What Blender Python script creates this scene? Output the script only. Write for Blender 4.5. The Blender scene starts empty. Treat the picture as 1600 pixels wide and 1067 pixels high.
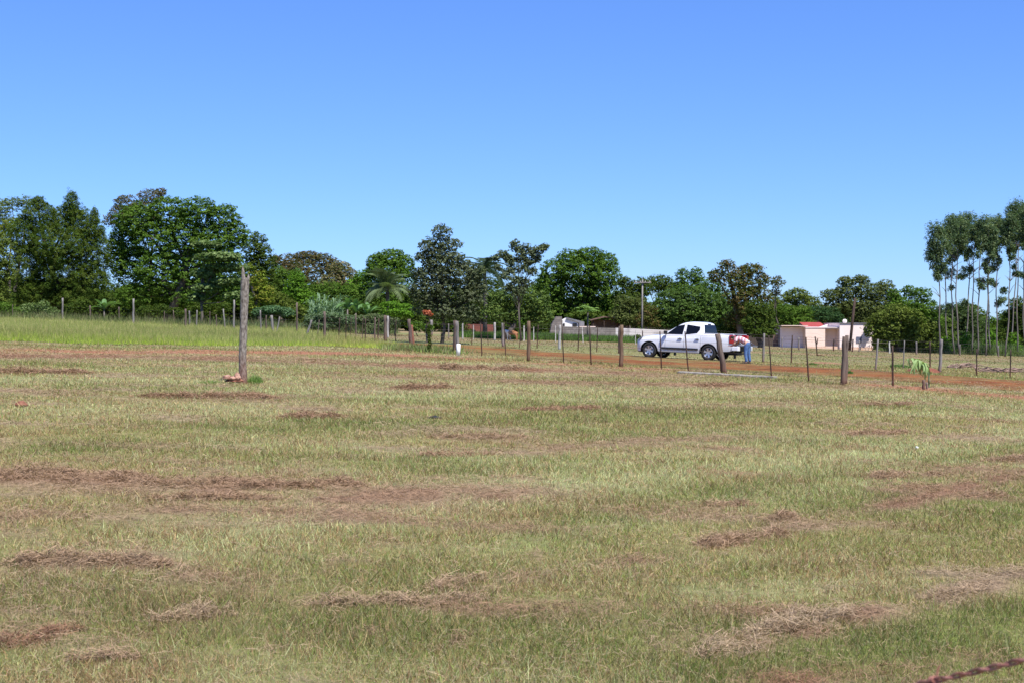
import bpy, bmesh, math, random
import numpy as np
from mathutils import Vector, Matrix
from math import radians, sin, cos, pi
sc = bpy.context.scene
C = sc.collection
# ------------------------------------------------------------------ camera, sky, sun, exposure
FPX, HCAM, S = 2150.0, 1.6, 0.035
PITCH = math.atan(33.5 / FPX)
cam_d = bpy.data.cameras.new('camera'); cam = bpy.data.objects.new('camera', cam_d); C.objects.link(cam)
cam.location = (0, 0, HCAM); cam.rotation_euler = (pi/2 - PITCH, 0, 0)
cam_d.sensor_width = 36; cam_d.lens = FPX/1600*36; cam_d.clip_start = .1; cam_d.clip_end = 6000
cam_d.dof.use_dof = True; cam_d.dof.focus_distance = 32; cam_d.dof.aperture_fstop = 13
sc.camera = cam
SUN_EL, SUN_AZ = 58.0, 57.0          # azimuth: degrees from the right of the picture towards the viewer
sd = Vector((cos(radians(SUN_EL))*cos(radians(SUN_AZ)), -cos(radians(SUN_EL))*sin(radians(SUN_AZ)), sin(radians(SUN_EL))))
w = bpy.data.worlds.new('World'); sc.world = w; w.use_nodes = True
nt = w.node_tree; bg = nt.nodes['Background']
sky = nt.nodes.new('ShaderNodeTexSky'); sky.sky_type = 'NISHITA'; sky.sun_disc = False
sky.sun_elevation = radians(SUN_EL); sky.sun_rotation = math.atan2(sd.x, sd.y)
sky.air_density = 1.0; sky.dust_density = 0.0; sky.ozone_density = 3.0; sky.altitude = 300
hs = nt.nodes.new('ShaderNodeVectorMath'); hs.operation = 'MULTIPLY'; hs.inputs[1].default_value = (.715, 1.095, 1.97)   # the deep blue of a clear dry day
gm = nt.nodes.new('ShaderNodeGamma'); gm.inputs[1].default_value = .85; nt.links.new(sky.outputs[0], gm.inputs[0]); nt.links.new(gm.outputs[0], hs.inputs[0]); nt.links.new(hs.outputs[0], bg.inputs[0])
bg.inputs[1].default_value = 0.079
sl = bpy.data.lights.new('sun', 'SUN'); sl.energy = 5.0; sl.angle = radians(.5); sl.color = (1, .955, .89)
so = bpy.data.objects.new('sun', sl); C.objects.link(so); so.rotation_euler = sd.to_track_quat('Z', 'Y').to_euler()
sc.view_settings.view_transform = 'Standard'; sc.view_settings.look = 'None'; sc.view_settings.gamma = 1
sc.view_settings.exposure = 0.6
sc.cycles.max_bounces = 6; sc.cycles.transparent_max_bounces = 8
# ------------------------------------------------------------------ basics
RNG = np.random.default_rng(7)
def gz(x, y=0):
    return -S*np.clip(x, -160, 160)
def ray(px, py):
    c = (px-800)/FPX; v = (533.5-py)/FPX
    d = np.array([c, cos(PITCH)+v*sin(PITCH), v*cos(PITCH)-sin(PITCH)])
    return d/d[1]
def G(px, py):                                   # ground point under a pixel
    d = ray(px, py); t = HCAM/(-d[2]-S*d[0])
    return np.array([d[0]*t, t, -S*d[0]*t])
def P(px, py, Y):                                # the point at depth Y
    return np.array([0, 0, HCAM])+ray(px, py)*Y
def GY(px, Y):
    x = ray(px, 533)[0]*Y
    return np.array([x, Y, gz(x)])
_tab = np.random.default_rng(3).random((8, 256, 256))
def vn(x, y, s, k=0):
    x = np.asarray(x, float)/s+31.7*k; y = np.asarray(y, float)/s+17.3*k
    xi = np.floor(x).astype(int); yi = np.floor(y).astype(int); fx = x-xi; fy = y-yi
    fx = fx*fx*(3-2*fx); fy = fy*fy*(3-2*fy); t = _tab[k % 8]
    a = t[xi & 255, yi & 255]; b = t[(xi+1) & 255, yi & 255]; c = t[xi & 255, (yi+1) & 255]; d = t[(xi+1) & 255, (yi+1) & 255]
    return (a*(1-fx)+b*fx)*(1-fy)+(c*(1-fx)+d*fx)*fy
def fbm(x, y, s, k=0):
    return (vn(x, y, s, k)+.5*vn(x, y, s/2.1, k+1)+.25*vn(x, y, s/4.3, k+2))/1.75
def tag(o, label=None, cat=None, group=None, kind=None):
    if label: o['label'] = label
    if cat: o['category'] = cat
    if group: o['group'] = group
    if kind: o['kind'] = kind
    return o
def empty(name, loc, label=None, cat=None, group=None, rz=0):
    o = bpy.data.objects.new(name, None); C.objects.link(o); o.location = tuple(loc); o.rotation_euler = (0, 0, rz)
    o.empty_display_size = .2
    return tag(o, label, cat, group)
def link(name, me, m=None, parent=None, loc=None):
    o = bpy.data.objects.new(name, me); C.objects.link(o)
    if m is not None and not me.materials: me.materials.append(m)
    if parent is not None: o.parent = parent
    if loc is not None: o.location = tuple(loc)
    return o
def mesh_np(name, V, F, k, m, parent=None, col=None, loc=None, smooth=False):   # F flat index array of k-gons
    V = np.ascontiguousarray(V, dtype=np.float32); F = np.ascontiguousarray(F, dtype=np.int32).reshape(-1, k)
    me = bpy.data.meshes.new(name); me.vertices.add(len(V)); me.vertices.foreach_set('co', V.ravel())
    me.loops.add(F.size); me.loops.foreach_set('vertex_index', F.ravel())
    me.polygons.add(len(F)); me.polygons.foreach_set('loop_start', np.arange(0, F.size, k, dtype=np.int32))
    me.update(calc_edges=True)
    if col is not None:
        a = me.color_attributes.new('tint', 'FLOAT_COLOR', 'POINT')
        cc = np.ones((len(V), 4), np.float32); cc[:, :3] = col; a.data.foreach_set('color', cc.ravel())
    if smooth: me.polygons.foreach_set('use_smooth', np.ones(len(F), bool))
    return link(name, me, m, parent, loc)
class MB:                                        # a small builder: boxes, tubes, polygons in one mesh
    def __init__(s): s.v = []; s.f = []
    def add(s, vs, fs):
        n = len(s.v); s.v += [tuple(map(float, p)) for p in vs]; s.f += [tuple(i+n for i in f) for f in fs]; return s
    def box(s, a, b, M=None):
        x0, y0, z0 = a; x1, y1, z1 = b
        vs = [(x0,y0,z0),(x1,y0,z0),(x1,y1,z0),(x0,y1,z0),(x0,y0,z1),(x1,y0,z1),(x1,y1,z1),(x0,y1,z1)]
        if M is not None: vs = [tuple(M @ Vector(p)) for p in vs]
        return s.add(vs, [(0,3,2,1),(4,5,6,7),(0,1,5,4),(1,2,6,5),(2,3,7,6),(3,0,4,7)])
    def prism(s, pts, axis, a, b):               # polygon pts in the plane across axis, extruded from a to b
        def mk(p, t):
            return (t, p[0], p[1]) if axis == 0 else (p[0], t, p[1]) if axis == 1 else (p[0], p[1], t)
        n = len(pts); vs = [mk(p, a) for p in pts]+[mk(p, b) for p in pts]
        return s.add(vs, [tuple(range(n))[::-1], tuple(range(n, 2*n))]+[(i, (i+1) % n, n+(i+1) % n, n+i) for i in range(n)])
    def tube(s, pts, rad, n=8, jit=0, cap=True, rng=None):
        pts = [Vector(p) for p in pts]; 
        if not hasattr(rad, '__len__'): rad = [rad]*len(pts)
        vs = []; fs = []; prev = None
        for i, p in enumerate(pts):
            t = (pts[min(i+1, len(pts)-1)]-pts[max(i-1, 0)]).normalized()
            u = t.orthogonal().normalized() if prev is None else (prev-t*prev.dot(t)).normalized()
            prev = u; v = t.cross(u)
            for j in range(n):
                a = 2*pi*j/n; r = rad[i]*(1+(rng.uniform(-jit, jit) if jit else 0))
                vs.append(p+(u*cos(a)+v*sin(a))*r)
        for i in range(len(pts)-1):
            for j in range(n):
                k = (j+1) % n; fs.append((i*n+j, i*n+k, (i+1)*n+k, (i+1)*n+j))
        if cap: fs += [tuple(range(n))[::-1], tuple(range((len(pts)-1)*n, len(pts)*n))]
        return s.add(vs, fs)
    def build(s, name, m, parent=None, loc=None, smooth=False, bevel=0):
        me = bpy.data.meshes.new(name); me.from_pydata(s.v, [], s.f); me.update()
        bm = bmesh.new(); bm.from_mesh(me); bmesh.ops.recalc_face_normals(bm, faces=bm.faces)
        if bevel: bmesh.ops.bevel(bm, geom=bm.edges[:], offset=bevel, segments=2, affect='EDGES', profile=.6)
        bm.to_mesh(me); bm.free()
        if smooth: me.polygons.foreach_set('use_smooth', [True]*len(me.polygons))
        return link(name, me, m, parent, loc)
# ------------------------------------------------------------------ materials
def mat(name, c1, c2=None, rough=.8, scale=5, bump=0, spec=.3, metal=0, stretch=(1, 1, 1), detail=4, contrast=(.35, .65)):
    m = bpy.data.materials.new(name); m.use_nodes = True; n = m.node_tree.nodes; l = m.node_tree.links
    b = n['Principled BSDF']; b.inputs['Roughness'].default_value = rough; b.inputs['Specular IOR Level'].default_value = spec
    b.inputs['Metallic'].default_value = metal; b.inputs['Base Color'].default_value = (*c1, 1)
    if c2 is not None:
        tc = n.new('ShaderNodeTexCoord'); mp = n.new('ShaderNodeMapping'); mp.inputs['Scale'].default_value = stretch
        no = n.new('ShaderNodeTexNoise'); no.inputs['Scale'].default_value = scale; no.inputs['Detail'].default_value = detail
        cr = n.new('ShaderNodeValToRGB'); cr.color_ramp.elements[0].position = contrast[0]; cr.color_ramp.elements[1].position = contrast[1]
        cr.color_ramp.elements[0].color = (*c1, 1); cr.color_ramp.elements[1].color = (*c2, 1)
        l.new(tc.outputs['Object'], mp.inputs[0]); l.new(mp.outputs[0], no.inputs['Vector']); l.new(no.outputs[0], cr.inputs[0]); l.new(cr.outputs[0], b.inputs['Base Color'])
        if bump:
            bu = n.new('ShaderNodeBump'); bu.inputs['Strength'].default_value = bump; bu.inputs['Distance'].default_value = .02
            l.new(no.outputs[0], bu.inputs['Height']); l.new(bu.outputs[0], b.inputs['Normal'])
    return m
def leaf_mat(name, trans=.35, rough=.55, spec=.25, gain=1.0):
    m = bpy.data.materials.new(name); m.use_nodes = True; n = m.node_tree.nodes; l = m.node_tree.links
    b = n['Principled BSDF']; b.inputs['Roughness'].default_value = rough; b.inputs['Specular IOR Level'].default_value = spec
    at = n.new('ShaderNodeAttribute'); at.attribute_name = 'tint'
    tr = n.new('ShaderNodeBsdfTranslucent'); mx = n.new('ShaderNodeMixShader'); mx.inputs[0].default_value = trans
    mu = n.new('ShaderNodeMixRGB'); mu.blend_type = 'MULTIPLY'; mu.inputs[0].default_value = 1; mu.inputs[2].default_value = (1.1, 1.25, .6, 1)
    l.new(at.outputs['Color'], b.inputs['Base Color']); l.new(at.outputs['Color'], mu.inputs[1]); l.new(mu.outputs[0], tr.inputs[0])
    l.new(b.outputs[0], mx.inputs[1]); l.new(tr.outputs[0], mx.inputs[2]); l.new(mx.outputs[0], n['Material Output'].inputs[0])
    return m
M = {}
M['leaf'] = leaf_mat('leaf', .36, .7, .12)
M['blade'] = leaf_mat('grass_blade', .35, .65, .2)
M['straw'] = leaf_mat('straw', .15, .7, .2)
M['bark'] = mat('bark', (.06, .048, .036), (.13, .11, .09), .9, 3, .6, stretch=(1, 1, .3))
M['bark_pale'] = mat('bark_pale', (.10, .085, .075), (.20, .175, .155), .85, 2, .3, stretch=(1, 1, .25))
M['wood'] = mat('weathered_wood', (.075, .052, .042), (.17, .13, .105), .9, 9, .8, stretch=(1, 1, .12))
M['wood_grey'] = mat('grey_wood', (.13, .115, .105), (.27, .25, .235), .9, 9, .8, stretch=(1, 1, .12))
M['wood_brown'] = mat('brown_wood', (.10, .062, .036), (.18, .125, .08), .85, 9, .6, stretch=(1, 1, .12))
M['wood_dark'] = mat('dark_stake', (.035, .022, .017), (.07, .045, .035), .9, 12, .5, stretch=(1, 1, .15))
M['wood_white'] = mat('pale_wood', (.27, .25, .23), (.42, .40, .37), .9, 9, .6, stretch=(1, 1, .12))
M['concrete'] = mat('concrete', (.36, .34, .31), (.50, .48, .45), .9, 7, .4)
M['block'] = mat('block_wall', (.20, .18, .165), (.30, .275, .25), .95, 1.3, .4)
M['stain'] = mat('red_stained_foot', (.16, .06, .035), (.24, .11, .07), .95, 10, .4)
M['wire'] = mat('fence_wire', (.13, .11, .10), None, .6, metal=.6)
M['rust'] = mat('rusty_wire', (.26, .085, .06), (.42, .19, .15), .8, 60, .5)
M['white'] = mat('white_paint', (.80, .79, .77), (.74, .72, .70), .7, 3)
M['pink_white'] = mat('cream_wall', (.80, .63, .54), (.76, .58, .48), .85, 1.2)
M['white_wall'] = mat('white_wall', (.84, .72, .69), (.80, .67, .63), .85, 1.5)
M['red_roof'] = mat('red_roof', (.36, .06, .045), (.30, .05, .04), .7, 2)
M['brick'] = mat('red_brick', (.24, .07, .05), (.36, .12, .08), .9, 2.5, .4)
M['tile'] = mat('terracotta', (.27, .13, .085), (.44, .27, .20), .9, 9, .5)
M['dark'] = mat('dark_opening', (.02, .02, .022), None, .6)
M['grey_roof'] = mat('grey_roof', (.14, .14, .15), (.20, .20, .21), .8, 2)
M['clay_roof'] = mat('clay_roof', (.12, .065, .05), (.18, .12, .09), .9, 3)
def stain(m, h, col, amt):
    n, l = m.node_tree.nodes, m.node_tree.links; tc = n.new('ShaderNodeTexCoord'); sp = n.new('ShaderNodeSeparateXYZ'); rp = n.new('ShaderNodeMapRange'); rp.inputs[1].default_value = .05; rp.inputs[2].default_value = h; rp.inputs[3].default_value = amt; rp.inputs[4].default_value = 0
    mx_ = n.new('ShaderNodeMixRGB'); mx_.inputs[2].default_value = (*col, 1); bs = n['Principled BSDF']; src = [k for k in l if k.to_socket == bs.inputs['Base Color']][0].from_socket
    l.new(tc.outputs['Object'], sp.inputs[0]); l.new(sp.outputs[2], rp.inputs[0]); l.new(rp.outputs[0], mx_.inputs[0]); l.new(src, mx_.inputs[1]); l.new(mx_.outputs[0], bs.inputs['Base Color'])
for k_ in ('wood', 'wood_brown', 'wood_dark'): stain(M[k_], .55, (.13, .045, .025), .6)
stain(M['wood_grey'], .6, (.15, .06, .035), .6)
# ------------------------------------------------------------------ ground colour field (what grows where)
def poly_dist(x, y, pts):
    best = np.full(x.shape, 1e9)
    for (x0, y0), (x1, y1) in zip(pts[:-1], pts[1:]):
        dx, dy = x1-x0, y1-y0; t = np.clip(((x-x0)*dx+(y-y0)*dy)/(dx*dx+dy*dy+1e-9), 0, 1)
        best = np.minimum(best, np.hypot(x-x0-t*dx, y-y0-t*dy))
    return best
def line(*pp): return [tuple(G(*p)[:2]) for p in pp]
HAY = [  # clippings: pixels of the row, half width in metres, strength, redness 0..1
 (line((0,748),(300,762),(560,778),(760,772)), .75, .9, .6), (line((0,808),(200,800),(540,806)), .4, .7, .7), (line((0,835),(150,812),(420,830)), .3, .5, .6),
 (line((60,888),(220,884)), .28, .9, .4), (line((500,948),(660,940),(760,914),(900,895),(1060,862)), .18, 1.05, .25),
 (line((1060,862),(1250,825),(1400,793),(1600,738)), .24, .8, .45), (line((1085,1012),(1180,1008),(1320,978),(1460,936),(1610,896)), .2, 1.7, .08),
 (line((1040,800),(1180,790)), .25, .7, .5), (line((1360,745),(1500,740),(1610,715)), .35, .5, .4),
 (line((0,556),(430,562),(700,575),(960,584)), 2.4, 1.1, .8), (line((640,590),(900,600),(1300,604)), 1.5, .75, .7),
 (line((0,612),(300,622),(420,626)), 1.2, .55, .7), (line((560,610),(760,612)), 1.0, .6, .7), (line((820,642),(1060,640),(1300,628),(1500,634)), .9, .65, .8),
 (line((660,688),(800,686)), .7, .6, .6), (line((1300,676),(1440,684)), .5, .6, .6), (line((1480,690),(1610,692)), .5, .6, .3), (line((840,705),(1000,690),(1170,684)), .5, .6, .6),
 (line((1220,1080),(1380,1045),(1610,1000)), .32, 1.1, 1.0), (line((0,930),(120,960),(260,1000)), .5, .35, .75), (line((0,700),(200,720),(420,735)), .9, .55, .6), (line((150,840),(300,900),(450,930)), .4, .5, .7), (line((0,990),(60,1010),(200,990)), .3, .8, .9), (line((0,890),(80,930)), .3, .6, .6), (line((540,860),(700,845)), .25, .4, .5), (line((250,960),(400,985)), .25, .5, .2)]
GREEN = [(line((380,668),(620,662),(900,655),(1150,640)), 1.4, .9), (line((1080,780),(1300,728),(1560,705)), .8, 1.0), (line((1120,1062),(1350,1022),(1610,955)), .42, 1.2),
 (line((1380,1060),(1610,1040)), .3, .9), (line((820,850),(1000,800),(1180,760)), .5, .8), (line((560,900),(900,960),(1060,930)), .5, .7), (line((600,720),(760,700)), .6, .4),
 (line((100,700),(330,690)), .9, .8), (line((300,840),(420,900)), .4, .5), (line((850,640),(1250,660)), 1.2, .5), (line((1200,890),(1600,800)), .6, .5)]
PALE = [(line((700,860),(1000,820),(1250,770),(1400,745)), .5, .4), (line((300,850),(700,775),(1000,745),(1350,712),(1610,672)), .9, 1.0), (line((0,640),(400,640)), 2.0, .7), (line((420,690),(900,730),(1150,700)), 1.0, .6),
 (line((0,595),(500,592),(900,612),(1300,612),(1600,640)), 2.4, .8), (line((1100,930),(1400,905)), .35, .7), (line((300,730),(600,740)), .5, .5), (line((850,890),(1300,870)), .3, .4)]
RED = [(line((20,549),(280,549.5),(560,552),(700,560)), 2.2, 1.3), (line((560,555),(700,562),(826,566),(970,575),(1131,585)), .9, .8), (line((860,565),(960,572),(1040,577)), 1.2, .8), (line((1380,602),(1450,608),(1610,622)), 1.1, 1.0), (line((640,566),(760,578),(900,576)), 1.0, .5), (line((1060,600),(1160,606)), .6, .5)]
ROAD_C = [(640,537,6),(690,545,8),(750,548,6),(850,552.5,7),(930,557,8),(1040,567,12),(1100,571.5,12),(1160,574,12),(1250,577.5,11),(1320,582.5,11),(1400,587,8.5),(1480,592.5,9),(1600,601.5,14),(1750,613,16),(2000,630,18)]
road_pts = [tuple(G(a, b)[:2]) for a, b, c in ROAD_C]; road_hw = [c/2/(3440/G(a, b)[1]**2)*.66*1.4 for a, b, c in ROAD_C]
TALL_FRONT = line((-260,526),(0,533),(150,538),(330,541),(500,541),(600,544.5),(655,546))
def tall_mask(x, y):                            # 1 inside the strip of uncut grass at the left
    fy = np.interp(x, [p[0] for p in TALL_FRONT], [p[1] for p in TALL_FRONT])
    xr = -3.6-(y-66)*.28
    fy = fy+(fbm(x, y*.3, 2.2, 3)-.5)*3.5; m = (1/(1+np.exp(-(y-fy)/.5)))*(1/(1+np.exp((x-(xr-1.2))/.8)))
    return m*(y < 116)
def fields(x, y):
    nz = fbm(x, y, 1.7, 1); nf = vn(x, y, .35, 2); nb = fbm(x*.35, y, 2.6, 4); n3 = vn(x, y, .9, 5)
    hay = np.zeros_like(x); red = np.zeros_like(x)
    for pts, wd, st, rd in HAY:
        d = poly_dist(x, y, pts)/wd; farrow = pts[0][1] > 26; k = np.exp(-d*d*1.0)*st*(np.clip(.55+1.6*(nz-.4)+.6*(nf-.5), 0, 1.15) if farrow else np.clip(.22+2.9*(nz-.38)+1.3*(nf-.5), 0, 1.15))
        red = np.maximum(red, k*rd); hay = np.maximum(hay, k)
    hay = np.maximum(hay, np.clip((fbm(x*.6, y*1.2, .9, 3)-.60)*4.5, 0, .7))
    hay = np.maximum(hay, np.clip((vn(x, y, .22, 6)-.80)*4, 0, .8)*(.3+.7*nb))
    red = np.maximum(red, hay*np.clip((fbm(x, y, 4.5, 0)-.36)*4, 0, .9))
    gr = np.clip((nb-.5)*2.2+.25, 0, .75); pl = np.clip((fbm(x*.4, y, 3.4, 6)-.48)*3.2, 0, .8)
    for pts, wd, st in GREEN:
        d = poly_dist(x, y, pts)/wd; k = np.exp(-d*d)*st; gr = np.maximum(gr, k*(.6+.6*n3)); hay *= 1-.55*k; pl *= 1-.8*k
    for pts, wd, st in PALE:
        d = poly_dist(x, y, pts)/wd; k = np.exp(-d*d)*st*(.5+.8*nz); pl = np.maximum(pl, k); gr *= 1-.6*np.clip(k, 0, 1)
    soil = np.zeros_like(x)
    for pts, wd, st in RED:
        d = poly_dist(x, y, pts)/wd; soil = np.maximum(soil, np.exp(-d*d)*st*np.clip(.3+2.2*(fbm(x*.5, y, 1.6, 2)-.3), 0, 1.2))
    return np.clip(hay, 0, 1), np.clip(red, 0, 1), np.clip(gr, 0, 1), np.clip(pl, 0, 1), np.clip(soil, 0, 1)
A = lambda *c: np.array(c)
C_DRY, C_GRN, C_PALE, C_HAY, C_HAYR, C_SOIL = A(.34,.265,.125), A(.165,.21,.045), A(.335,.345,.175), A(.34,.25,.16), A(.27,.15,.09), A(.29,.135,.075)
def ground_color(x, y):
    hay, red, gr, pl, soil = [a[:, None] for a in fields(x, y)]
    c = C_DRY*.78+(C_GRN*.9-C_DRY*.78)*(.35+.5*gr); c = c+(C_PALE*.85-c)*pl*.65
    h = C_HAY+(C_HAYR-C_HAY)*red; c = c+(h*.78-c)*np.clip(hay*1.15, 0, 1); c = c+(C_SOIL-c)*np.clip(soil*1.1, 0, 1)
    t = tall_mask(x, y)[:, None]; c = c+(A(.12,.16,.04)-c)*t
    far = np.clip((y-60)/30, 0, 1)[:, None]; fc = A(.235,.205,.11)+(A(.26,.17,.10)-A(.235,.205,.11))*np.clip((fbm(x*.25+y*.1, y, 5, 3)-.42)*4, 0, .8)[:, None]; fc = fc+(A(.15,.18,.06)-fc)*np.clip((fbm(x*.2, y, 7, 5)-.5)*4, 0, .7)[:, None]
    c = c+(fc*(.75+.45*fbm(x*.15, y, 1.6, 0))[:, None]-c)*far*.9*(1-t)
    return c*(.82+.36*vn(x, y, .12, 7))[:, None]
# ------------------------------------------------------------------ ground, one sheet to the horizon
th = np.concatenate([np.linspace(-180, -32, 60, endpoint=False), np.linspace(-32, 32, 620, endpoint=False), np.linspace(32, 180, 60, endpoint=False)])*pi/180
rr = np.concatenate([[.01, 1, 2.5], np.geomspace(4, 150, 520), np.geomspace(165, 3000, 24)])
TH, RR = np.meshgrid(th, rr); gx = (RR*np.sin(TH)).ravel(); gy = (RR*np.cos(TH)).ravel()
hay0, red0, gr0, pl0, soil0 = fields(gx, gy)
gzv = gz(gx)+((vn(gx, gy, .5, 1)-.5)*.03+(vn(gx, gy, .13, 2)-.5)*.012+hay0*.02)*(gy < 80)
nT, nR = len(th), len(rr); I, J = np.meshgrid(np.arange(nR-1), np.arange(nT), indexing='ij'); J2 = (J+1) % nT
Fq = np.stack([I*nT+J, (I+1)*nT+J, (I+1)*nT+J2, I*nT+J2], -1).reshape(-1, 4)[:, ::-1]
mg = bpy.data.materials.new('mown_field'); mg.use_nodes = True; n = mg.node_tree.nodes; l = mg.node_tree.links; b = n['Principled BSDF']
at = n.new('ShaderNodeAttribute'); at.attribute_name = 'tint'; tc = n.new('ShaderNodeTexCoord')
no = n.new('ShaderNodeTexNoise'); no.inputs['Scale'].default_value = 14; no.inputs['Detail'].default_value = 8; no.inputs['Roughness'].default_value = .75
mr = n.new('ShaderNodeMapRange'); mr.inputs[1].default_value = .3; mr.inputs[2].default_value = .7; mr.inputs[3].default_value = .6; mr.inputs[4].default_value = 1.35
mx = n.new('ShaderNodeVectorMath'); mx.operation = 'SCALE'
bu = n.new('ShaderNodeBump'); bu.inputs['Strength'].default_value = .8; bu.inputs['Distance'].default_value = .03
l.new(tc.outputs['Object'], no.inputs['Vector']); l.new(no.outputs[0], mr.inputs[0]); l.new(at.outputs['Color'], mx.inputs[0]); l.new(mr.outputs[0], mx.inputs['Scale'])
l.new(mx.outputs[0], b.inputs['Base Color']); l.new(no.outputs[0], bu.inputs['Height']); l.new(bu.outputs[0], b.inputs['Normal'])
b.inputs['Roughness'].default_value = .95; b.inputs['Specular IOR Level'].default_value = .1
tag(mesh_np('ground', np.stack([gx, gy, gzv], 1), Fq, 4, mg, col=ground_color(gx, gy), smooth=True), kind='structure')
# dirt road with ragged verges
cx = np.array(road_pts); seg = np.concatenate([[0], np.cumsum(np.hypot(*np.diff(cx, axis=0).T))]); ts = np.linspace(0, seg[-1], 700)
rx = np.interp(ts, seg, cx[:, 0]); ry = np.interp(ts, seg, cx[:, 1]); rw = np.interp(ts, seg, road_hw)
tx = np.gradient(rx); ty = np.gradient(ry); nl = np.hypot(tx, ty); nx_, ny_ = -ty/nl, tx/nl
us = np.linspace(-1, 1, 25); RV = []; RC = []
for u in us:
    wob = 1+.35*(fbm(ts+40*(u > 0), ts*0, 2.2, 3)-.5)*2+.2*(vn(ts+9*(u > 0), ts*0, .5, 1)-.5)
    x = rx+nx_*rw*u*wob; y = ry+ny_*rw*u*wob
    RV.append(np.stack([x, y, gz(x)+.018+.02*(1-abs(u))+(vn(x, y, .6, 2)-.5)*.05*(1-u*u)], 1))
    g = np.clip((fbm(x*.5, y*.7, 1.3, 5)-.38)*3.5+abs(u)**3*.6+.5*np.exp(-((u-.25)/.16)**2)*(.4+vn(ts, ts*0, 3, 2)), 0, .9)[:, None]*(1-.55*np.clip((x-9)/5, 0, 1))[:, None]
    s_ = A(.20,.082,.028)+(A(.18,.052,.020)-A(.20,.082,.028))*np.clip((fbm(x, y, 3.0, 1)-.3)*2, 0, 1)[:, None]
    RC.append((s_+(A(.17,.145,.055)-s_)*g*.9)*(.5+.5*vn(x, y, .3, 4)+.5*fbm(x, y, 1.1, 2))[:, None])
RV = np.stack(RV, 1).reshape(-1, 3); RC = np.stack(RC, 1).reshape(-1, 3); nu = len(us)
I, J = np.meshgrid(np.arange(699), np.arange(nu-1), indexing='ij'); Fr = np.stack([I*nu+J, I*nu+J+1, (I+1)*nu+J+1, (I+1)*nu+J], -1).reshape(-1, 4)[:, ::-1]
tag(mesh_np('dirt_road', RV, Fr, 4, mg, col=RC, smooth=True), kind='structure')
# ------------------------------------------------------------------ grass blades
def blades(name, x, y, ht, wd, lean, col, m, z0=0, curl=.35, parent=None, seg2=True):
    n_ = len(x); a = RNG.uniform(0, 2*pi, n_); f = RNG.uniform(0, 2*pi, n_)
    lx, ly = np.cos(a)*lean, np.sin(a)*lean; up = np.sqrt(np.clip(1-lean**2, .02, 1))
    base = np.stack([x, y, gz(x)+z0], 1); sx = np.stack([np.cos(f)*wd, np.sin(f)*wd, np.zeros(n_)], 1)
    mid = base+np.stack([lx*ht*.5, ly*ht*.5, up*ht*.6], 1)
    tip = base+np.stack([lx*ht*(1+curl), ly*ht*(1+curl), up*ht*(1-curl*.3*lean)], 1)
    if seg2:
        V = np.stack([base-sx*.5, base+sx*.5, mid+sx*.4, mid-sx*.4, tip], 1).reshape(-1, 3)
        i = np.arange(n_)[:, None]*5; F = np.concatenate([i+[0,1,2], i+[0,2,3], i+[3,2,4]], 1).reshape(-1, 3); k = 5
    else:
        V = np.stack([base-sx*.5, base+sx*.5, tip], 1).reshape(-1, 3); F = np.arange(n_*3).reshape(-1, 3); k = 3
    return mesh_np(name, V, F, 3, m, parent, np.repeat(col, k, 0))
def pick_colors(x, y):
    n_ = len(x); hay, red, gr, pl, soil = fields(x, y); u = RNG.random(n_); v = RNG.random(n_)[:, None]
    c = np.tile(C_GRN*1.05, (n_, 1)); c[u < .16] = A(.22,.29,.07)
    mot = fbm(x, y, .8, 3); lefty = np.clip((1.5-x-.12*y)/4, 0, 1)*np.clip((16-y)/6, 0, 1); dry = u > (.36+.32*gr-.2*pl-.5*np.clip(mot-.45, 0, 1)-.1*lefty); c[dry] = C_DRY*1.2
    pale = RNG.random(n_) < (.16+.66*pl); c[pale] = C_PALE*1.12
    isb = RNG.random(n_) < (.2*(1-gr)+.08+1.1*np.clip(mot-.5, 0, .5)+.16*lefty); c[isb] = A(.30,.185,.10)
    hm = RNG.random(n_) < hay*1.05; h = C_HAY+(C_HAYR-C_HAY)*red[:, None]; c[hm] = h[hm]*1.1
    sm = RNG.random(n_) < soil*.75; c[sm] = A(.32,.17,.10); c = c*(1-.30*gr*(1-pl)+.16*pl)[:, None]; return c*(.50+1.16*v**1.2)
N1 = 950000
Y = np.exp(RNG.uniform(np.log(3.8), np.log(66), N1)); X = Y*np.tan(RNG.uniform(-radians(23.5), radians(23.5), N1))
N1b = 430000; Yb = np.exp(RNG.uniform(np.log(2.6), np.log(60), N1b)); sb_ = RNG.choice([-1., 1.], N1b); Xb = sb_*(Yb*.434+RNG.random(N1b)*(3.6+.06*Yb))   # the field goes on either side
Y = np.concatenate([Y, Yb]); X = np.concatenate([X, Xb]); wide = np.concatenate([np.ones(N1), np.full(N1b, 1.55)]); N1 += N1b
hw_at = lambda x: np.interp(x, [p[0] for p in road_pts], road_hw)
hay, red, gr, pl, soil = fields(X, Y)
dr = poly_dist(X, Y, road_pts); near_road = dr < hw_at(X)*.86
keep = (RNG.random(N1) > hay*.3) & (RNG.random(N1) > soil*.85) & ((RNG.random(N1) < .1) | ~near_road) & (tall_mask(X, Y) < .5)
X, Y, hay, gr, wide = X[keep], Y[keep], hay[keep], gr[keep], wide[keep]
sc_ = (Y/6.5)**.85; sc_[Y < 6.5] = 1
patch = fbm(X, Y, .55, 1)
ht = RNG.uniform(.022, .058, len(X))*(.55+.9*patch)*(1+.35*gr)*(1-.35*hay)*(1+.25*np.log(np.maximum(Y/6, 1)))
lng = RNG.random(len(X)) < .035; ht[lng] *= 1.9
lean = np.clip(RNG.beta(2, 1.7, len(X)), 0, .97)
o = blades('mown_grass', X, Y, ht, RNG.uniform(.0022, .0056, len(X))*sc_*wide, lean, pick_colors(X, Y), M['blade'], z0=-.002, seg2=False)
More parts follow.
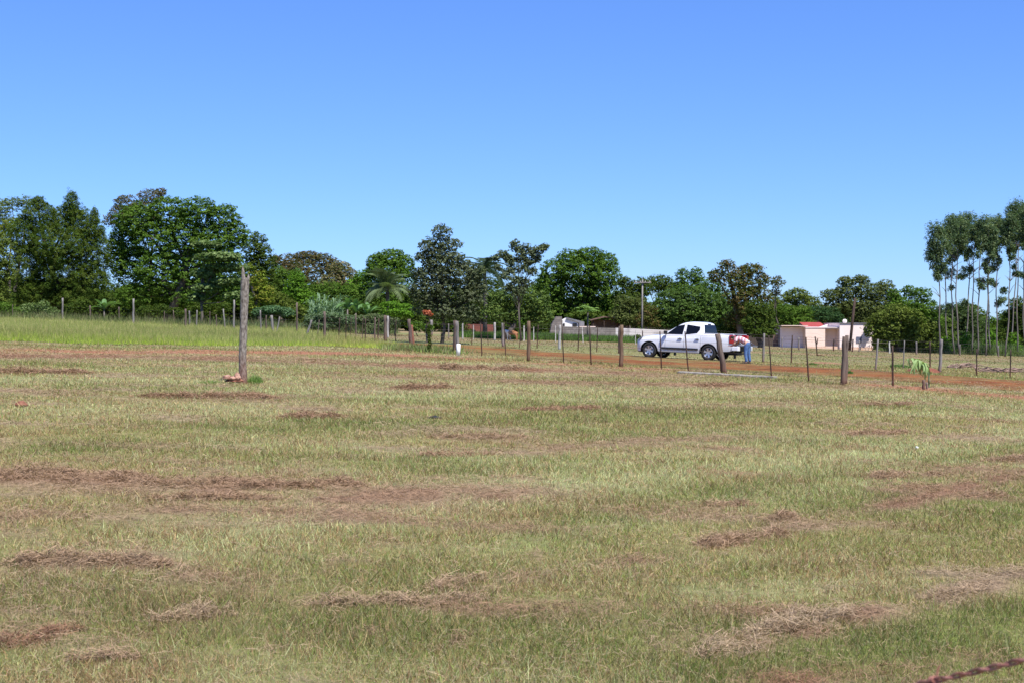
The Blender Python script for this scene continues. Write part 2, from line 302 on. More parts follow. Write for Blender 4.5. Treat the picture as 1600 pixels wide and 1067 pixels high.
tag(o, 'short mown grass, pale green and straw brown, covering the open field', 'mown grass', kind='stuff')
Nf = 70000
Y = np.sqrt(RNG.uniform(60**2, 118**2, Nf)); X = Y*RNG.uniform(-.42, .42, Nf); kp = (tall_mask(X, Y) < .3) & (poly_dist(X, Y, road_pts) > hw_at(X)*.95); X, Y = X[kp], Y[kp]; k = len(X)
cf = np.where((RNG.random(k) < .55)[:, None], C_DRY*.85, np.where((RNG.random(k) < .45)[:, None], C_GRN*1.05, A(.25,.16,.10)))*RNG.uniform(.6, 1.3, (k, 1))*(.7+.6*fbm(X*.2, Y, 3, 2))[:, None]
tag(blades('mown_grass', X, Y, RNG.uniform(.03, .085, k)*(.5+fbm(X*.4, Y, 2, 3)), RNG.uniform(.03, .06, k), np.clip(RNG.beta(2, 1.7, k), 0, .95), cf, M['blade'], seg2=False), 'short mown grass of the far field beyond the dirt road', 'mown grass', kind='stuff')
# lying clippings
def straws(n_, x, y, z, ln, wd, col, name, parent=None, loc=None, tilt=.25):
    a = RNG.uniform(0, 2*pi, n_); el = RNG.normal(0, tilt, n_)
    d = np.stack([np.cos(a)*np.cos(el), np.sin(a)*np.cos(el), np.sin(el)], 1); s = np.stack([-np.sin(a), np.cos(a), RNG.normal(0, .4, n_)], 1)
    b = RNG.normal(0, .22, n_)[:, None]; p = np.stack([x, y, z], 1); L = ln[:, None]; W = wd[:, None]*.5
    p0 = p-d*L*.5; p1 = p+s*L*b; p2 = p+d*L*.5
    up = np.stack([RNG.normal(0, .5, n_), RNG.normal(0, .5, n_), np.ones(n_)], 1); sd_ = np.cross(d, up); sd_ /= np.linalg.norm(sd_, axis=1)[:, None]
    V = np.stack([p0-sd_*W, p0+sd_*W, p1+sd_*W, p1-sd_*W, p2-sd_*W*.4, p2+sd_*W*.4], 1).reshape(-1, 3)
    i = np.arange(n_)[:, None]*6; F = np.concatenate([i+[0,1,2,3], i+[3,2,5,4]], 1).reshape(-1, 4)
    return mesh_np(name, V, F, 4, M['straw'], parent, np.repeat(col, 6, 0), loc)
N2 = 1500000
Y = np.exp(RNG.uniform(np.log(3.8), np.log(50), N2)); X = Y*np.tan(RNG.uniform(-radians(23), radians(23), N2))
kb_ = N2//4; X[:kb_] = np.sign(X[:kb_])*(Y[:kb_]*.425+RNG.random(kb_)*(3.6+.06*Y[:kb_]))
hay, red, gr, pl, soil = fields(X, Y); keep = RNG.random(N2) < np.clip(hay**1.4*.62+.055, 0, 1); X, Y, hay, red = X[keep], Y[keep], hay[keep], red[keep]; k = len(X)
sc_ = np.maximum(Y/7, 1)**.8
h = C_HAY*1.08+(C_HAYR*1.08-C_HAY*1.08)*red[:, None]
o = straws(k, X, Y, gz(X)+RNG.uniform(.008, .03, k)+hay*RNG.uniform(0, .045, k), RNG.uniform(.03, .11, k)*np.sqrt(sc_), RNG.uniform(.0012, .0027, k)*sc_, h*RNG.uniform(.55, 1.3, (k, 1)), 'hay_clippings')
tag(o, 'thin scattered layer of dry brown grass clippings lying in rows', 'grass clippings', kind='stuff')
# distinct hay clumps: px, py, half length along the row, half width, height, redness, row angle (deg), label
CL = [
 (1262,978,.62,.20,.10,.05,40,'large pale straw heap in the lower right, on the row towards the wire'), (1150,1018,.36,.15,.06,.05,20,'low pale straw heap at the lower left end of the pale row'),
 (1500,928,.55,.10,.06,.2,45,'narrow pinkish straw ridge running out at the right edge'), (1170,845,.75,.26,.09,.5,40,'broad brown clippings heap right of centre in front of the fallen beam'),
 (1225,812,.35,.18,.08,.5,30,'small dark brown heap just behind the broad brown clippings heap'), (1120,792,.55,.16,.06,.5,5,'flat brown heap left of and behind the broad brown heap'),
 (1420,745,.5,.22,.08,.5,10,'brown heap near the right edge on a green strip'), (1535,776,.3,.16,.06,.5,10,'small brown heap at the right edge below the one on the green strip'),
 (1590,720,.7,.3,.08,.5,15,'brown heap cut by the right edge of the view'), (1370,678,.7,.3,.08,.6,5,'reddish clump in the middle distance below the thick leaning stump'),
 (150,882,.62,.24,.11,.4,5,'rounded brown heap at lower left, the tallest one near the left edge'), (620,942,.62,.13,.07,.25,10,'long thin grey brown ridge left of centre in the foreground'),
 (710,912,.3,.13,.06,.25,30,'small grey brown tuft at the right end of the long thin ridge'), (310,966,.3,.17,.08,.15,10,'small shaggy tuft of dead grass in the left foreground'),
 (85,992,.2,.14,.05,1.,20,'red brown scrap of clippings near the lower left corner'), (20,1005,.25,.14,.05,1.,10,'red brown scrap touching the left edge near the lower corner'),
 (160,1032,.22,.12,.05,.4,10,'small dull clump at the bottom left, below the red brown scraps'), (60,745,1.3,.4,.11,.55,0,'wide brown heap at the left edge in the middle of the field'),
 (165,755,.6,.3,.09,.55,0,'dark brown heap just right of the wide one at the left edge'), (365,762,.9,.35,.09,.6,0,'brown heap in the row below the broken trunk'),
 (505,760,.5,.3,.09,.6,0,'brown heap at the right end of the long left row'), (330,780,.7,.25,.06,.6,0,'thin brown streak of clippings in front of the long left row'),
 (330,621,1.1,.5,.12,.75,0,'red brown heap on the grass just below the broken trunk'), (655,608,.9,.45,.14,.75,0,'red brown heap alone in the field, right of the trunk'),
 (505,652,.7,.35,.1,.7,0,'reddish heap between trunk and centre, below the lone heap'), (885,640,.8,.4,.08,.85,0,'reddish low clump below the smooth round fence post'),
 (745,684,.6,.3,.06,.5,0,'faint brown clump near the centre of the field'), (1120,603,.8,.4,.12,.8,0,'dark reddish clump right in front of the fallen beam'),
 (705,712,.5,.25,.06,.6,0,'tiny brown tuft close below the centre of the field'), (48,583,1.2,.5,.15,.7,0,'small dark mound far left behind the mown strip'),
 (720,577,1.2,.7,.22,.6,0,'dusty mound at the foot of the twin post with the white pipe'), (800,578,1.0,.5,.15,.6,0,'pale dusty mound between the twin post and the round post'), (1395,633,.7,.35,.08,.7,0,'brown scrap in front of the square dark stake')]
for px, py, a_, b_, hh, rd, ang, lab in CL:
    g = G(px, py); q_ = G(px+40, py-(7.5 if ang >= 20 else 1.2 if px > 500 else 0)); ang = math.degrees(math.atan2(q_[1]-g[1], q_[0]-g[0])); a_, b_ = a_*1.25, b_*.8; dist = g[1]; sc1 = max(dist/7, 1)**.8; a_ *= .62 if dist < 13 else 1
    n_ = int(np.clip(26000*a_*b_/(sc1**1.7)*(.5+hh*8), 400, 9000))
    kb = 9; ba = RNG.uniform(-.85, .85, kb); bb_ = RNG.normal(0, .45, kb)*(1-ba**2)**.5; br_ = RNG.uniform(.25, .6, kb)*(1.15-.6*abs(ba)); bi = RNG.integers(0, kb, n_)
    q1, q2 = RNG.normal(0, .5, n_), RNG.normal(0, .5, n_); lx = (ba[bi]+q1*br_[bi])*a_; ly = (bb_[bi]+q2*br_[bi]*1.3)*b_; r = np.hypot(q1, q2); c_, s_ = cos(radians(ang)), sin(radians(ang))
    x = lx*c_-ly*s_; y = lx*s_+ly*c_; bumpy = .35+1.2*vn(x+g[0], y+g[1], .13*sc1, 2)
    z = -S*x+hh*np.exp(-r**2*2.5)*(br_[bi]/.5)*bumpy*RNG.uniform(.3, 1, n_)+.012
    col = (C_HAY*1.22+(C_HAYR*1.1-C_HAY*1.22)*rd)*RNG.uniform(.5, 1.3, (n_, 1))
    o = straws(n_, x, y, z, RNG.uniform(.04, .14, n_)*sc1**.4, RNG.uniform(.0016, .0034, n_)*sc1, col, 'hay_clump', loc=g, tilt=.35)
    tag(o, lab, 'hay clump', 'clumps of dry cut grass left on the field')
# uncut green strip at the left
N3 = 420000
Y = 50*np.exp(RNG.uniform(0, np.log(128/50), N3)); X = RNG.uniform(-.5, .1, N3)*Y
tm = tall_mask(X, Y); keep = (tm > RNG.uniform(.3, .8, N3)) & (poly_dist(X, Y, road_pts) > 2.2); X, Y = X[keep], Y[keep]; k = len(X)
edge = np.clip((Y-np.interp(X, [p[0] for p in TALL_FRONT], [p[1] for p in TALL_FRONT]))/9, 0, 1)
ht = RNG.uniform(.22, .55, k)*(.45+.55*edge)*(.45+1.1*fbm(X, Y, 2.5, 2)); hv = RNG.random(k)
c = np.where((hv < .2+.25*edge)[:, None], A(.46,.40,.17), np.where((hv < .8)[:, None], A(.44,.56,.06)+(A(.30,.34,.09)-A(.44,.56,.06))*np.clip(edge*1.3+(fbm(X, Y, 4, 1)-.5), 0, 1)[:, None], A(.2,.27,.05)))
c = c*RNG.uniform(.7, 1.25, (k, 1))*(.75+.5*fbm(X, Y, 5, 6))[:, None]
o = blades('tall_grass', X, Y, ht, RNG.uniform(.010, .022, k)*(Y/55), np.clip(RNG.normal(.28, .18, k), 0, .8), c, M['blade'], seg2=False)
tag(o, 'uncut bright green grass strip in front of the left fence', 'tall grass', kind='stuff')
# green verge below the far walls and weeds by the eucalyptus
def verge(name, lab, p0, p1, wd, n_, h0, h1, cols):
    t = RNG.random(n_); a, b_ = GY(*p0), GY(*p1); x = a[0]+(b_[0]-a[0])*t+RNG.normal(0, .3, n_); y = a[1]+(b_[1]-a[1])*t+RNG.uniform(0, wd, n_)
    c = np.array(cols)[RNG.integers(0, len(cols), n_)]*RNG.uniform(.6, 1.3, (n_, 1))*(.6+.8*fbm(x, y, 2, 1))[:, None]
    o = blades(name, x, y, RNG.uniform(h0, h1, n_)*(.4+fbm(x, y, 2.5, 4)), RNG.uniform(.03, .07, n_), np.clip(RNG.normal(.35, .2, n_), 0, .85), c, M['blade'], seg2=False)
    return tag(o, lab, 'green weeds', kind='stuff')
verge('wall_verge', 'bright green weeds along the foot of the far grey and white walls', (715, 113), (1010, 118), 14, 26000, .25, .7, [(.10,.19,.035), (.14,.24,.05), (.07,.13,.03)])
verge('grove_verge', 'pale green weeds beneath the row of tall thin trunks', (1400, 121), (1660, 119), 16, 16000, .4, 1.3, [(.12,.18,.05), (.2,.26,.1), (.08,.12,.03)])
verge('fence_weeds', 'leafy green weeds growing round the left fence posts', (-60, 118), (330, 104), 12, 9000, .3, 1.2, [(.14,.18,.05), (.22,.26,.10), (.10,.12,.04), (.22,.2,.1)])
verge('post_weeds', 'blue green weeds behind the middle left fence posts', (330, 112), (600, 116), 12, 9000, .3, 1.2, [(.13,.19,.07), (.2,.26,.11), (.12,.14,.05), (.22,.2,.1)])
verge('roadside_weeds', 'rough green weeds where the road meets the left fence', (600, 65), (712, 60), 5, 2600, .08, .42, [(.22,.28,.07), (.28,.3,.13), (.14,.2,.05), (.3,.24,.12)])
# ------------------------------------------------------------------ trees
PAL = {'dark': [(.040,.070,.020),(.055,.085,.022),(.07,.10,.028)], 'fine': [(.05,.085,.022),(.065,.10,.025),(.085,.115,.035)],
 'mid': [(.055,.105,.025),(.075,.135,.03),(.09,.15,.04)], 'bright': [(.09,.18,.03),(.12,.23,.04),(.07,.14,.03)], 'grey': [(.09,.115,.06),(.12,.14,.08),(.07,.09,.04)],
 'silver': [(.13,.18,.12),(.17,.22,.15),(.06,.10,.045)], 'brown': [(.10,.085,.06),(.075,.085,.045),(.12,.09,.07)], 'pink': [(.16,.14,.12),(.10,.115,.07),(.18,.15,.13)],
 'olive': [(.10,.13,.045),(.13,.165,.06),(.075,.10,.03)], 'yellow': [(.13,.17,.03),(.11,.15,.035),(.17,.17,.045)], 'gum': [(.05,.085,.07),(.085,.12,.10),(.14,.175,.15),(.06,.095,.075)], 'rust': [(.11,.08,.05),(.07,.08,.035),(.08,.095,.04)]}
PAL = {k: [tuple(np.array(c)*np.array([1.2, 1.22, .66])) for c in v] for k, v in PAL.items()}
def crown_arrays(lobes, leaf, dens, pal, clump=.30, flat=.6, inner=.3, droop=0, aspect=.55, topb=.15, rng=None):
    rng = rng or RNG; P_, N_, K_ = [], [], []
    for (cx_, cy_, cz_, ra, rb, rc) in lobes:
        area = 4*pi*((ra*rb)**1.6/3+(ra*rc)**1.6/3+(rb*rc)**1.6/3)**(1/1.6)
        cr = clump*min(ra, rc)**.5*.8; nc = max(6, int(area/(cr*cr*1.3)))
        d = rng.normal(size=(nc, 3)); d[:, 2] += topb; d /= np.linalg.norm(d, axis=1)[:, None]
        rad = np.where(rng.random(nc) < inner, rng.uniform(.35, .8, nc), rng.normal(.95, .11, nc))
        cc = np.array([cx_, cy_, cz_])+d*np.array([ra, rb, rc])*rad[:, None]
        per = max(4, int(dens*cr*cr*4.6/(leaf*leaf*aspect))); crr = cr*rng.uniform(.6, 1.35, nc)
        tint = np.array(pal)[rng.integers(0, len(pal), nc)]*rng.uniform(.75, 1.25, (nc, 1))
        q = rng.normal(size=(nc, per, 3)); q /= np.linalg.norm(q, axis=2)[..., None]; q *= rng.uniform(.35, 1, (nc, per, 1))**.6
        pos = cc[:, None]+q*crr[:, None, None]*np.array([1, 1, flat])
        nn = q*.6+d[:, None]*.35+np.array([0, 0, .75])+rng.normal(size=(nc, per, 3))*.45
        P_.append(pos.reshape(-1, 3)); N_.append(nn.reshape(-1, 3)); K_.append(np.repeat(tint, per, 0))
    p = np.concatenate(P_); nn = np.concatenate(N_); k = np.concatenate(K_); n_ = len(p)
    nn /= np.linalg.norm(nn, axis=1)[:, None]; r = rng.normal(size=(n_, 3)); r[:, 2] -= droop
    u = np.cross(nn, np.cross(r, nn)); u /= np.linalg.norm(u, axis=1)[:, None]+1e-9; v = np.cross(nn, u)
    L = (leaf*rng.uniform(.6, 1.35, n_))[:, None]
    V = np.stack([p-u*L*.5, p+v*L*aspect*.5-u*L*.05, p+u*L*.5-nn*L*.12, p-v*L*aspect*.5-u*L*.05], 1).reshape(-1, 3)
    return V, np.repeat(k*rng.uniform(.8, 1.2, (n_, 1)), 4, 0)
def limbs(mb, base, lobes, r0, rng, fork=.3, wob=.25):
    top = max(lobes, key=lambda q: q[2]+q[5]*.4); end = Vector((top[0], top[1], top[2])); b = Vector(base)
    pts = [b.lerp(end, t)+Vector((rng.uniform(-wob, wob), rng.uniform(-wob, wob), 0))*(t > 0)*(t < 1) for t in (0, .15, .35, .55, .8, 1)]
    mb.tube(pts, [r0*1.3, r0, r0*.85, r0*.6, r0*.35, r0*.15], 8, .08, rng=rng)
    for q in lobes:
        if q is top: continue
        e = Vector(q[:3]); t = min(.8, max(fork, .55*(e.z-b.z)/max(end.z-b.z, .1))); k = t*5; i = min(int(k), 4)
        s_ = b.lerp(end, t); m_ = s_.lerp(e, .5)+Vector((0, 0, -.08*(e-s_).length))
        mb.tube([s_, m_, e], [r0*.45, r0*.3, r0*.1], 6, .05, rng=rng)
def tree(name, label, group, bpx, Y, lobes, pal='mid', leaf=.3, dens=1., r0=.22, cat='tree', clump=.30, flat=.6, inner=.3, droop=0, aspect=.55, bark='bark', depth=.85, seed=None, base_py=None, fork=.3, grow=1):
    rng = random.Random(hash((round(bpx), round(Y))) & 0xffff if seed is None else seed); nr = np.random.default_rng(int(bpx*7+Y))
    base = GY(bpx, Y); root = empty(name, base, label, cat, group); LW = []
    for lo in lobes:
        cx_, cy_, a_, b_ = lo[:4]; a_ *= grow; b_ *= grow; dy = lo[4] if len(lo) > 4 else rng.uniform(-.35, .35)*a_/FPX*Y
        c = P(cx_, cy_, Y)-base; s_ = Y/FPX; LW.append((c[0], c[1]+dy, c[2], a_*s_*.95, max(a_, b_*.8)*s_*depth, b_*s_*.95))
    V, col = crown_arrays(LW, leaf*.62, dens*.88, PAL[pal] if isinstance(pal, str) else pal, clump, flat, inner, droop, aspect, rng=nr)
    mesh_np('crown', V, np.arange(len(V)), 4, M['leaf'], root, col)
    mb = MB(); limbs(mb, (0, 0, -.1), LW, r0, rng, fork); mb.build('trunk', M[bark], root, smooth=True)
    return root
GT = 'trees along the far edge of the field'
tree('leafy_tree', 'pale feathery tree peeking over at the far left edge', GT, 20, 170, [(-8,328,28,20),(18,320,16,13),(40,316,14,10),(10,350,30,14)], 'olive', .3, .6, inner=.4, flat=.4)
tree('leafy_tree', 'small yellow green crown between the far left trees', GT, 12, 150, [(14,358,12,14),(-2,372,16,20)], 'yellow', .3, .9)
tree('leafy_tree', 'leafy tree cut by the left edge below the feathery one', GT, -12, 128, [(-8,395,30,32),(2,430,22,26),(-20,460,36,26)], 'olive', .32, 1, )
tree('conifer_tree', 'dark feathery tree with pointed tips at far left', GT, 95, 132,
 [(60,340,28,26),(112,325,11,26),(105,345,34,26),(145,362,20,20),(148,340,6,16),(60,318,10,12),(40,370,26,30),(95,385,50,36),(148,400,26,40),(48,420,28,40),(95,430,42,42),(140,445,34,34),(60,462,34,24),(120,470,40,20)],
 'fine', .34, 1.15, .35, clump=.24, flat=.8, aspect=.24, inner=.25)
tree('flowering_tree', 'reddish brown treetop showing behind the broad round tree', GT, 225, 165, [(196,320,20,16),(236,308,20,12),(252,302,9,8),(190,340,20,18),(225,335,30,18),(172,345,10,12)], 'brown', .34, .8, clump=.28, inner=.2)
tree('broad_tree', 'biggest broad round tree standing behind the left fence', GT, 265, 134,
 [(215,345,32,26),(262,335,34,28),(312,332,30,24),(350,340,26,22),(368,368,22,24),(195,375,24,30),(240,375,36,30),(290,372,38,32),(335,378,36,30),(205,420,32,36),(250,425,38,36),(300,425,40,38),(350,420,32,34),(220,462,38,22),(290,465,44,20),(350,458,30,22),(182,400,18,30)],
 'mid', .36, 1.15, .45, clump=.30, flat=.5, inner=.25)
tree('layered_tree', 'silvery tree with flat leaf layers in front of the broad round tree', GT, 312, 113,
 [(322,382,22,6),(345,402,32,7),(318,402,18,6),(350,418,34,6),(316,428,20,7),(355,440,30,6),(322,450,22,7),(308,465,14,7),(370,462,22,7)], 'silver', .42, 1.1, .12, clump=.26, flat=.35, aspect=.6, inner=.15)
tree('leafy_tree', 'dark round treetop right of the broad tree', GT, 405, 142, [(398,385,22,22),(412,410,20,24),(392,430,24,36),(418,452,20,26)], 'dark', .34, 1.1)
tree('leafy_tree', 'yellow green leafy tree right behind the broken trunk', GT, 408, 124, [(402,440,16,18),(412,462,18,18),(398,478,14,12),(390,420,8,8)], 'yellow', .36, .9)
tree('flowering_tree', 'dark red brown spreading treetop on the left skyline', GT, 478, 185, [(450,412,24,14),(480,402,22,10),(505,410,20,14),(470,425,34,18),(518,424,20,16),(430,405,8,6)], 'brown', .42, .95, clump=.26, flat=.4)
tree('flowering_tree', 'pinkish grey treetop right of the dark red brown one', GT, 535, 175, [(530,422,20,14),(545,436,20,16),(520,442,22,16),(556,444,10,10)], 'pink', .42, .95, clump=.24, flat=.5)
tree('leafy_tree', 'mid green tree below the dark red brown treetop', GT, 440, 150, [(425,432,24,18),(452,440,24,18),(428,462,24,22)], 'mid', .34, 1.1)
tree('conifer_tree', 'pointed bright green tree below the dark red brown treetop', GT, 465, 138, [(464,436,12,16),(462,452,18,20),(475,470,20,20),(450,474,20,20)], 'bright', .3, 1.1)
tree('leafy_tree', 'green bushy tree left of the maize patch', GT, 432, 126, [(425,468,22,18),(445,482,26,16),(415,490,22,14),(465,492,20,14)], 'olive', .32, 1.0)
tree('leafy_tree', 'low green tree behind the maize patch', GT, 520, 150, [(490,462,20,16),(515,458,26,18),(545,462,24,18),(500,480,34,16),(550,482,30,16)], 'mid', .34, 1.1)
tree('mango_tree', 'dense domed tree rising behind the pale palm', GT, 612, 150, [(588,412,16,16),(612,404,24,15),(632,416,16,18),(605,425,32,20),(585,440,20,24),(625,445,26,28),(600,470,34,24)], 'mid', .34, 1.3, clump=.22, inner=.15)
tree('leafy_tree', 'bright green crown just left of the domed tree', GT, 565, 165, [(568,432,14,10),(560,450,22,18)], 'bright', .36, 1.1)
tree('grey_tree', 'tall grey green tree in the left centre, taller than its neighbours', GT, 690, 84,
 [(690,364,16,12),(674,384,20,13),(704,382,18,11),(660,402,14,9),(712,402,14,9),(684,398,22,12),(656,428,12,10),(745,428,14,14),(752,455,10,18),(650,455,14,16),(722,415,18,10),(688,412,30,14),(676,432,32,18),(712,430,30,18),(668,455,26,20),(740,445,16,22),(706,458,34,22),(735,470,20,22),(664,478,22,18),(692,486,30,16),(726,492,26,14)],
 [(.10,.125,.06),(.135,.155,.085),(.075,.095,.045)], .26, .85, .10, clump=.27, flat=.45, inner=.3)
tree('slender_tree', 'slender open tree with sky showing through its crown', GT, 815, 105,
 [(804,384,6,8),(812,392,9,7),(822,390,8,8),(833,396,9,6),(843,390,8,5),(851,385,6,4),(786,398,8,6),(776,404,6,5),(794,404,7,6),(778,418,6,5),(802,408,9,6),(816,404,8,6),(828,410,9,5),(840,404,7,5),(800,422,9,6),(818,420,9,6),(832,424,7,5),(788,432,7,5),(806,438,9,6),(822,442,9,6),(796,450,8,6),(812,456,9,6)], [(.11,.14,.07),(.14,.17,.09),(.08,.10,.045)], .30, .34, .075, clump=.30, inner=.6, grow=1.35)
tree('leafy_tree', 'light green bushy tree around the slender trunk', GT, 795, 112, [(780,468,20,16),(812,462,26,16),(840,474,20,18),(775,490,24,16),(812,492,30,16),(846,495,20,14)], [(.11,.17,.04),(.14,.2,.045),(.08,.13,.035)], .3, 1.05, clump=.26)
tree('leafy_tree', 'shaded green tree in the gap behind the grey green tree', GT, 752, 150, [(745,450,20,26),(770,455,20,22),(760,480,30,24)], 'dark', .34, 1.1)
tree('broad_tree', 'broad dark green tree rising over the grey gabled shed', GT, 908, 150,
 [(892,404,22,14),(920,400,22,14),(948,410,18,16),(868,425,24,20),(905,425,34,22),(942,432,28,24),(860,450,22,22),(895,455,34,24),(940,458,32,24),(870,480,24,20),(920,484,40,18),(955,480,20,18)],
 'mid', .36, 1.25, .4, clump=.28, inner=.2)
tree('leafy_tree', 'dark bushy tree right of the broad tree, below the utility pole', GT, 985, 145, [(976,442,14,10),(1000,450,18,16),(985,465,26,18)], 'dark', .34, 1.1)
tree('dry_tree', 'grey and brown leaved tree just above the white wall', GT, 1000, 139, [(975,474,16,13),(995,480,22,16),(970,492,18,12),(1014,490,16,13),(990,500,28,10)], 'grey', .3, 1.0)
tree('dry_tree', 'brown dried out bush beside the pickup bonnet skyline', GT, 1012, 136, [(1012,487,14,12),(1004,500,18,10),(1022,504,12,9)], 'rust', .3, .9)
tree('leafy_tree', 'hazy dark treetop behind the crossarm of the utility pole', GT, 1028, 200, [(1030,442,22,12),(1012,450,18,12),(1045,452,22,12)], 'dark', .42, 1)
tree('leafy_tree', 'left one of two small round treetops behind the hedge like tree', GT, 1067, 185, [(1067,432,11,13),(1064,448,14,10)], 'mid', .38, 1.1)
tree('leafy_tree', 'right one of two small round treetops behind the hedge like tree', GT, 1088, 185, [(1088,430,12,12),(1090,446,16,12)], 'mid', .38, 1.1, seed=5)
tree('spreading_tree', 'wide low domed tree right behind the white pickup', GT, 1082, 138,
 [(1050,468,26,16),(1082,462,30,15),(1112,472,24,16),(1035,485,24,16),(1068,486,32,18),(1105,490,32,18),(1138,492,18,16),(1040,505,30,12),(1085,508,36,12),(1130,508,24,12)], [(.085,.15,.03),(.11,.18,.04),(.07,.12,.03)], .3, 1.25, .3, clump=.24, inner=.15)
tree('tall_tree', 'tall tree with patches of brown leaves right of the pickup', GT, 1165, 128,
 [(1136,418,14,12),(1176,422,20,10),(1160,428,16,12),(1192,438,12,12),(1120,432,14,12),(1145,440,18,14),(1172,448,22,16),(1188,462,18,14),(1155,465,24,18),(1172,488,26,18),(1150,500,22,14)], 'rust', .32, .95, .3, clump=.26, inner=.3)
tree('tall_tree', 'small detached brown leaf puff right of the tall brown leaved tree', GT, 1212, 134, [(1215,442,11,10),(1212,458,8,6)], 'rust', .32, .8, .1)
tree('leafy_tree', 'dark bush touching the left end of the cream house', GT, 1188, 118, [(1180,482,16,14),(1198,490,16,16),(1176,504,18,14),(1202,512,14,12),(1190,520,20,8)], 'dark', .3, 1.2, clump=.24)
tree('leafy_tree', 'dark green tree peaking behind the flat roofed shed', GT, 1242, 165, [(1245,462,20,12),(1225,475,20,14),(1262,475,22,14),(1285,488,18,12),(1240,490,36,14),(1210,478,10,14)], 'olive', .36, 1.1)
tree('leafy_tree', 'round bushy tree directly above the flat roofed shed', GT, 1240, 145, [(1228,490,20,14),(1255,492,18,14),(1240,505,28,10),(1262,508,14,8)], 'mid', .32, 1.1)
tree('leafy_tree', 'short green tree behind the red roof', GT, 1290, 150, [(1278,492,16,14),(1298,494,18,14),(1310,504,16,10)], [(.04,.09,.03),(.055,.11,.035)], .32, 1.1)
tree('broad_tree', 'large layered tree behind the cream house', GT, 1345, 160,
 [(1322,440,14,8),(1345,438,14,8),(1300,462,18,10),(1326,456,22,13),(1356,456,24,14),(1382,450,16,13),(1310,480,22,14),(1342,480,32,16),(1380,475,26,18),(1350,500,40,14),(1396,470,12,16)], 'grey', .36, 1.1, .3, clump=.24, flat=.4)
tree('leafy_tree', 'bright dark leaved tree left of the eucalyptus row', GT, 1420, 140, [(1420,456,12,10),(1398,462,12,10),(1440,462,16,12),(1410,480,26,16),(1445,486,22,18),(1425,505,32,18),(1460,505,18,20)], 'mid', .36, 1.15, clump=.26)
tree('leafy_tree', 'rounded olive tree in front of the house\'s right end', GT, 1408, 121, [(1376,498,16,13),(1400,490,20,14),(1425,500,22,18),(1365,516,16,14),(1392,516,24,16),(1430,522,26,16),(1455,516,18,18),(1400,534,34,10),(1450,536,26,12)], 'olive', .3, 1.15, clump=.24)
tree('leafy_tree', 'hazy green tree behind the left trunks of the eucalyptus row', GT, 1500, 165, [(1502,492,24,20),(1485,505,20,18),(1520,508,22,16),(1500,528,40,16)], [(.06,.10,.03),(.08,.12,.04)], .36, 1)
tree('leafy_tree', 'small round tree seen between the eucalyptus trunks', GT, 1544, 170, [(1545,502,12,8),(1540,516,18,12),(1556,522,14,12),(1532,530,20,10)], 'mid', .36, 1)
tree('leafy_tree', 'dark tree behind the last eucalyptus trunks at the right edge', GT, 1592, 150, [(1592,480,18,16),(1585,505,22,22),(1610,500,26,34),(1580,530,26,16)], 'dark', .34, 1.1)
for bx, by, yy, lab, pl_ in [(1478,545,122,'small light green sapling at the foot of the leftmost trunks','bright'),(1509,540,123,'light green sapling between the middle eucalyptus trunks','bright'),(1550,538,124,'bright sapling below the small round tree','bright'),(1585,540,123,'low sapling at the foot of the rightmost trunks','bright')]:
    tree('sapling', lab, 'saplings under the eucalyptus row', bx, yy, [(bx,by-10,9,10),(bx-4,by,10,8),(bx+5,by+4,9,7)], pl_, .26, .8, .04)
tree('leafy_tree', 'small dark crown between the low domed tree and the tall brown leaved tree', GT, 1115, 170, [(1112,446,14,12),(1098,458,16,12),(1126,462,14,14)], 'mid', .36, 1.1)
tree('leafy_tree', 'dark low crown behind the slender open tree', GT, 848, 160, [(848,444,16,16),(832,458,18,14),(862,462,16,18)], 'mid', .36, 1.1)
